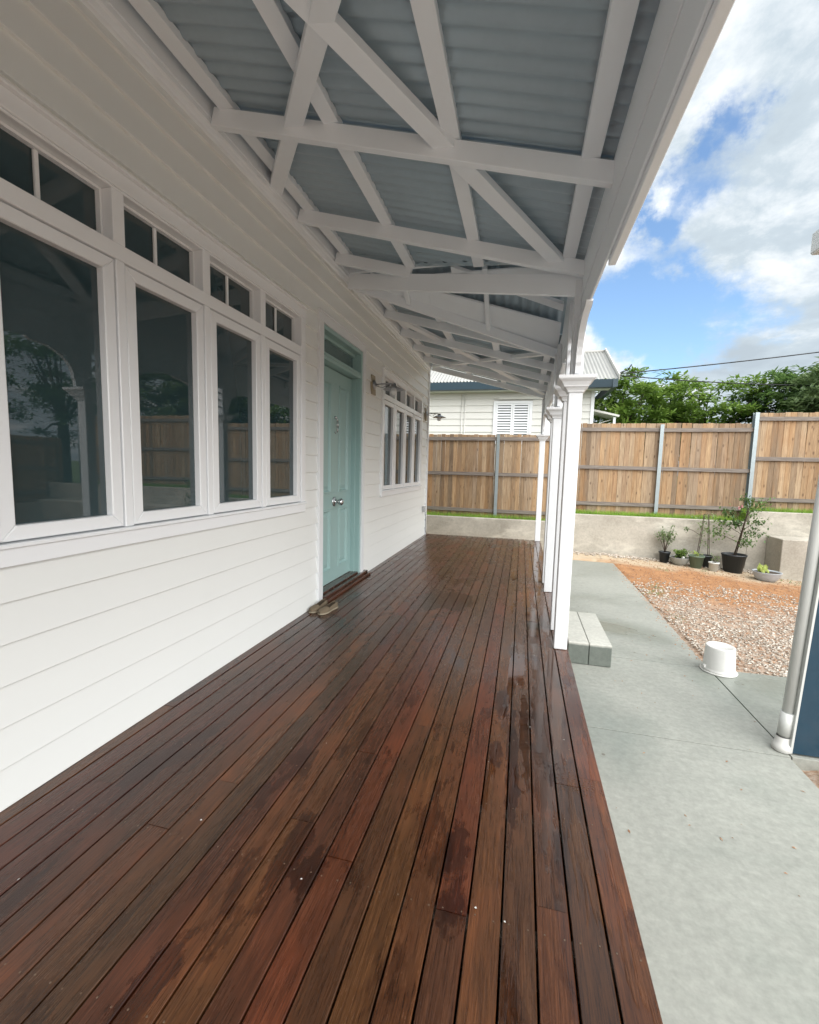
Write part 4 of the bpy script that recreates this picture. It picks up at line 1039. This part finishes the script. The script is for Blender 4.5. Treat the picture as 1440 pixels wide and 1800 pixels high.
# ------------------------------------------------------------------ plants
def leafquad(m, p, d, up, L, w):
    d = d.normalized(); s = d.cross(up)
    if s.length < 1e-3: s = d.orthogonal()
    s.normalize(); n = s.cross(d)
    a = p; b = p + d * L * 0.5 + s * w * 0.5 + n * L * 0.06; c = p + d * L; e = p + d * L * 0.5 - s * w * 0.5 + n * L * 0.06
    m.add([a, b, c, e], [(0, 1, 2, 3)])
def rv(r): return Vector((r.gauss(0, 1), r.gauss(0, 1), r.gauss(0, 1))).normalized()
def pot(name, c, r0, r1, h, mat, label, n=24, lip=0.012, bowl=False):
    t = empty(name, c, label, 'potted plant' if name == 'potted_plant' else 'planter')
    q = MB()
    if bowl: prof = [(0, 0), (r0, 0), (r0 + (r1 - r0) * .45, h * .25), (r0 + (r1 - r0) * .8, h * .6), (r1, h * .92), (r1 + .006, h), (r1 - .008, h), (r1 - 0.02, h * .85)]
    else: prof = [(0, 0), (r0, 0), (r1 - .004, h - lip * 2), (r1 + lip * .6, h - lip * 2), (r1 + lip * .6, h), (r1 - .006, h), (r1 - .012, h * .88)]
    q.lathe(prof, c, n=n); q.build('pot', mat, t)
    s = MB(); rr = prof[-1][0]; s.lathe([(rr + 0.004, h * 0.88), (rr * 0.5, h * 0.92), (0, h * 0.93)], c, n=n); s.build('soil', M['soil'], t)
    return t
def bush(t, c, r, stems, H_, spread, nleaf, L, mat, seed, lowfree=0.3, stemr=0.006):
    rr = random.Random(seed); sm = MB(); lm = MB()
    for i in range(stems):
        a = rr.random() * 6.28; tip = Vector((c[0] + math.cos(a) * spread * rr.uniform(.3, 1), c[1] + math.sin(a) * spread * rr.uniform(.3, 1), c[2] + H_ * rr.uniform(.7, 1)))
        base = Vector((c[0] + rr.uniform(-r, r), c[1] + rr.uniform(-r, r), c[2])); mid = base.lerp(tip, .5) + Vector((0, 0, H_ * .06))
        sm.cyl(base, mid, stemr, stemr * .7, 5); sm.cyl(mid, tip, stemr * .7, stemr * .35, 5)
        for j in range(nleaf // stems):
            u = lowfree + (1 - lowfree) * rr.random(); p = (base.lerp(mid, u * 2) if u < .5 else mid.lerp(tip, u * 2 - 1)) + rv(rr) * 0.03
            d = (rv(rr) + Vector((0, 0, .3))); leafquad(lm, p, d, Vector((0, 0, 1)), L * rr.uniform(.8, 1.4), L * rr.uniform(.4, .6))
    sm.build('stem', M['stem'], t); lm.build('foliage', mat, t)
def gz(x, y): return yard_z(x, y) - 0.002
def plants():
    c = (2.76, 9.50, gz(2.76, 9.5)); t = pot('potted_plant', c, .075, .098, .215, M['potblack'], 'small black pot with an upright thin-stemmed shrub, leftmost by the wall')
    bush(t, (c[0], c[1], c[2] + .19), .02, 9, .50, .20, 300, .05, M['leaf3'], 1, .45)
    c = (3.00, 9.42, gz(3.0, 9.42)); t = pot('potted_plant', c, .09, .175, .155, M['potgrey'], 'grey hemispherical bowl with low tufted greenery and a white stone', bowl=True)
    bush(t, (c[0], c[1], c[2] + .14), .10, 26, .16, .15, 420, .045, M['leaf1'], 2, .1, .003)
    MB().lathe([(0, .03), (.025, .02), (.03, 0), (0, -.02)], (c[0] + .02, c[1] - .12, c[2] + .16), n=8).build('stone', M['potwhite'], t)
    c = (3.245, 9.30, gz(3.245, 9.3)); t = pot('potted_plant', c, .090, .128, .235, M['potgreen'], 'olive green tapered pot with a low leafy seedling', n=4 * 6)
    bush(t, (c[0], c[1], c[2] + .21), .05, 10, .09, .08, 70, .04, M['leafy'], 3, .2, .003)
    c = (3.47, 9.50, gz(3.47, 9.5)); t = pot('potted_plant', c, .085, .11, .235, M['potblack'], 'dark pot with a climber trained up a tripod of canes')
    top = Vector((3.42, 9.5, c[2] + 1.02)); q = MB()
    for k in range(4):
        a = k * 1.57 + .4; q.cyl((c[0] + math.cos(a) * .13 - .05, c[1] + math.sin(a) * .09, c[2] + .20), top + Vector((math.cos(a) * .05, math.sin(a) * .03, 0)), .006, .005, 6)
    q.build('cane', M['stem'], t); lm = MB(); r = random.Random(9)
    for i in range(230):
        u = r.random() ** .6; p = Vector((c[0] - .03, c[1], c[2] + .3)).lerp(top, u) + Vector((r.gauss(0, .05 + .05 * u), r.gauss(0, .04), r.gauss(0, .03)))
        leafquad(lm, p, rv(r), Vector((0, 0, 1)), .045, .025)
    for i in range(40): leafquad(lm, Vector((3.10, 9.48, c[2] + .72)) + rv(r) * .07 * r.random(), rv(r), Vector((0, 0, 1)), .045, .025)
    lm.build('foliage', M['leaf3'], t); MB().tube([(3.33, 9.5, c[2] + .62), (3.2, 9.49, c[2] + .70), (3.08, 9.48, c[2] + .73)], .004).build('stem', M['stem'], t)
    c = (3.49, 9.17, gz(3.49, 9.17)); t = pot('potted_plant', c, .070, .082, .165, M['potwhite'], 'small whitewashed pot with a few fine sprigs')
    bush(t, (c[0], c[1], c[2] + .15), .03, 8, .14, .10, 60, .03, M['leaf1'], 5, .3, .003)
    c = (3.86, 9.32, gz(3.86, 9.32)); t = pot('potted_plant', c, .145, .195, .34, M['potblack'], 'largest black pot with a tall staked flowering shrub')
    sm = MB(); base = Vector((c[0], c[1], c[2] + .30)); top = Vector((4.05, 9.35, c[2] + 1.28)); sm.cyl(base, top, .014, .006, 8); sm.cyl(base + Vector((.02, -.02, 0)), base + Vector((.16, 0, .85)), .008, .008, 6)
    lm = MB(); r = random.Random(31); blobs = []
    for (dx, dy, dz, rad, nb) in ((-.30, 0, .42, .14, 1), (-.20, .05, .60, .13, 1), (.14, -.05, .28, .12, 1), (.28, .02, .45, .14, 1), (.30, 0, .66, .15, 1), (.02, .03, .62, .10, 1), (.20, .05, .88, .15, 1), (.34, 0, .98, .14, 1), (.12, 0, 1.05, .09, 1), (-.12, .05, .80, .10, 1)):
        cc = base + Vector((dx, dy, dz)); u = min(1, dz / 1.1); st = base.lerp(top, max(.05, u - .12)); sm.cyl(st, cc, .006, .003, 5)
        for i in range(95):
            p = cc + Vector((r.gauss(0, 1) * .6, r.gauss(0, 1) * .6, r.gauss(0, 1) * .38)) * rad
            leafquad(lm, p, rv(r) + Vector((0, 0, -.2)), Vector((0, 0, 1)), .065, .034)
    sm.build('stem', M['stem'], t); lm.build('foliage', M['leaf2'], t)
    fl = MB()
    for dx, dz in ((.02, .93), (-.02, .90)):
        for i in range(14): leafquad(fl, base + Vector((dx, -.08, dz)), rv(r), Vector((0, 0, 1)), .035, .03)
    fl.build('flower', M['petal'], t)
    c = (4.17, 8.82, gz(4.17, 8.82)); t = pot('potted_plant', c, .12, .205, .165, M['potlight'], 'wide pale grey bowl with yellow-green leaves, in front of the rendered block', bowl=True)
    lm = MB(); r = random.Random(8)
    for i in range(26):
        a = r.random() * 6.28; leafquad(lm, Vector((c[0] - .06 + r.gauss(0, .05), c[1] + r.gauss(0, .05), c[2] + .14)), Vector((math.cos(a) * .5, math.sin(a) * .5, 1)), Vector((0, 1, 0)), r.uniform(.09, .17), .045)
    lm.build('foliage', M['leafy'], t)
plants()

def tree(x, y, zb, zt, rad, label, mat, seed, clumps=70, leaves=130, L=0.24, cz=None, flat=0.35):
    t = empty('broadleaf_tree', (x, y, zb), label, 'tree', 'trees behind the fence'); r = random.Random(seed)
    tk = MB(); lm = MB(); fork = Vector((x + r.uniform(-.2, .2), y, zb + (zt - zb) * .35))
    tk.cyl((x, y, zb - .2), fork, rad * .09, rad * .065, 9)
    cc = Vector((x, y, zb + (zt - zb) * .62)); hh = (zt - zb) * .40
    for i in range(clumps):
        while True:
            d = Vector((r.uniform(-1, 1), r.uniform(-1, 1), r.uniform(-1, 1)))
            if .25 < d.length < 1: break
        d *= (0.75 + 0.35 * r.random())
        p = cc + Vector((d.x * rad, d.y * rad, d.z * hh))
        if i % 3 == 0:
            mid = fork.lerp(p, .5) + Vector((0, 0, .15)); tk.cyl(fork, mid, rad * .03, rad * .015, 6); tk.cyl(mid, p, rad * .015, rad * .004, 5)
        # feathery spray: leaves along a few drooping fronds
        cr = rad * r.uniform(.16, .30)
        for f in range(6):
            a = r.random() * 6.28; fd = Vector((math.cos(a), math.sin(a), r.uniform(-.15, .35))); ln = cr * r.uniform(.8, 1.6)
            for j in range(leaves // 6):
                u = r.random(); q = p + fd * (ln * u) + Vector((0, 0, -.25 * ln * u * u)) + rv(r) * cr * .22
                dd = fd * .5 + rv(r); dd.z *= flat; leafquad(lm, q, dd, Vector((0, 0, 1)), L * r.uniform(.6, 1.2), L * r.uniform(.28, .5))
    tk.build('trunk', M['bark'], t); lm.build('crown', mat, t); return t
tree(3.2, 17.0, 0.3, 4.75, 1.9, 'bright feathery tree just right of the neighbour house', M['leaf1'], 1, 80)
tree(6.1, 18.5, 0.3, 5.05, 2.1, 'spreading mid green tree behind the fence between house and tall tree', M['leaf1'], 2, 90)
tree(8.4, 17.5, 0.3, 5.1, 1.9, 'darker green tree merging into its taller neighbour on the right', M['leaf2'], 3, 90)
tree(9.6, 15.2, 0.3, 5.6, 2.0, 'tallest airy tree rising at the right edge above the fence', M['leaf3'], 4, 90)
tree(8.2, 14.2, 0.3, 4.3, 1.5, 'lower leafy tree with bare twigs close behind the tall fence section', M['leaf3'], 5, 60)
tree(4.6, 20.0, 0.3, 4.7, 2.2, 'distant green tree filling the gap behind the first two trees', M['leaf2'], 6, 70)
tree(13.5, 13.5, 0.3, 7.0, 2.6, 'large tree outside the frame on the right, seen in window reflections', M['leaf2'], 7, 60)

# ------------------------------------------------------------------ what the window panes reflect, outside the frame
def side_fence():
    X = 9.3; t = empty('side_fence', (X, 5, -0.4), 'long paling side fence across the yard, seen in the window reflections', 'fence')
    me = paling_mesh(1.85, 0); y = -3.0; r = random.Random(4)
    while y < 10.1:
        o = link('paling', me, t, (0, y - 5, 0.45 + r.uniform(-.006, .006))); o.rotation_euler = (0, 0, math.pi / 2); y += 0.1
    for z in (0.35, 1.0, 1.7): MB().box(X - 0.05, X - 0.016, -3.0, 10.0, z, z + 0.07).build('rail', M['rail'], t)
    MB().box(X - 0.45, X - 0.25, -3.0, 9.7, -0.8, 0.12).build('base_wall', M['render'], t)
side_fence()
def far_house():
    t = empty('dark_roofed_house', (16, 8, 0), 'brown house with dark hipped roof across the street, seen in the window reflections', 'house')
    MB().box(13.5, 20, 3.5, 10.5, -0.4, 3.0).build('wall', M['timberblock'], t)
    m = MB(); m.add([(13, 3, 3), (20.5, 3, 3), (20.5, 11, 3), (13, 11, 3), (16.5, 6, 4.7), (16.5, 8, 4.7)], [(0, 1, 4), (1, 2, 5, 4), (2, 3, 5), (3, 0, 4, 5), (3, 2, 1, 0)]); m.build('roof', M['roofdark'], t)
    MB().box(13.44, 13.49, 5, 6.5, 0.9, 2.1).build('window', M['glass'], t)
far_house()
pt = MB().cyl((11.5, 4.6, -0.4), (11.5, 4.6, 7.5), 0.14, 0.11, 12).build('power_pole', M['bark'], label='timber power pole beyond the side fence, seen in the window reflections', cat='power pole')

# ------------------------------------------------------------------ power lines
def wire(a, b, sag, label, r=0.014):
    a = Vector(a); b = Vector(b); pts = []
    for i in range(17):
        u = i / 16; p = a.lerp(b, u); p.z -= sag * 4 * u * (1 - u); pts.append(p)
    MB().tube(pts, r, 6).build('power_line', M['cable'], label=label, cat='power line', origin=a)
wire((2.45, 13.6, 4.02), (14.0, 16.0, 5.75), 0.12, 'upper black service cable rising from the neighbour eave to the right')
wire((2.45, 13.62, 3.98), (15.0, 19.0, 4.65), 0.25, 'lower black service cable running level above the trees')
q = MB(); q.tube([(2.42, 13.55, 3.86), (2.50, 13.55, 4.05), (2.66, 13.55, 4.10), (2.75, 13.55, 4.25)], 0.016, 6); q.build('cable_hook', M['cable'], label='curved service hook on the corner of the neighbour eave', cat='cable hook')
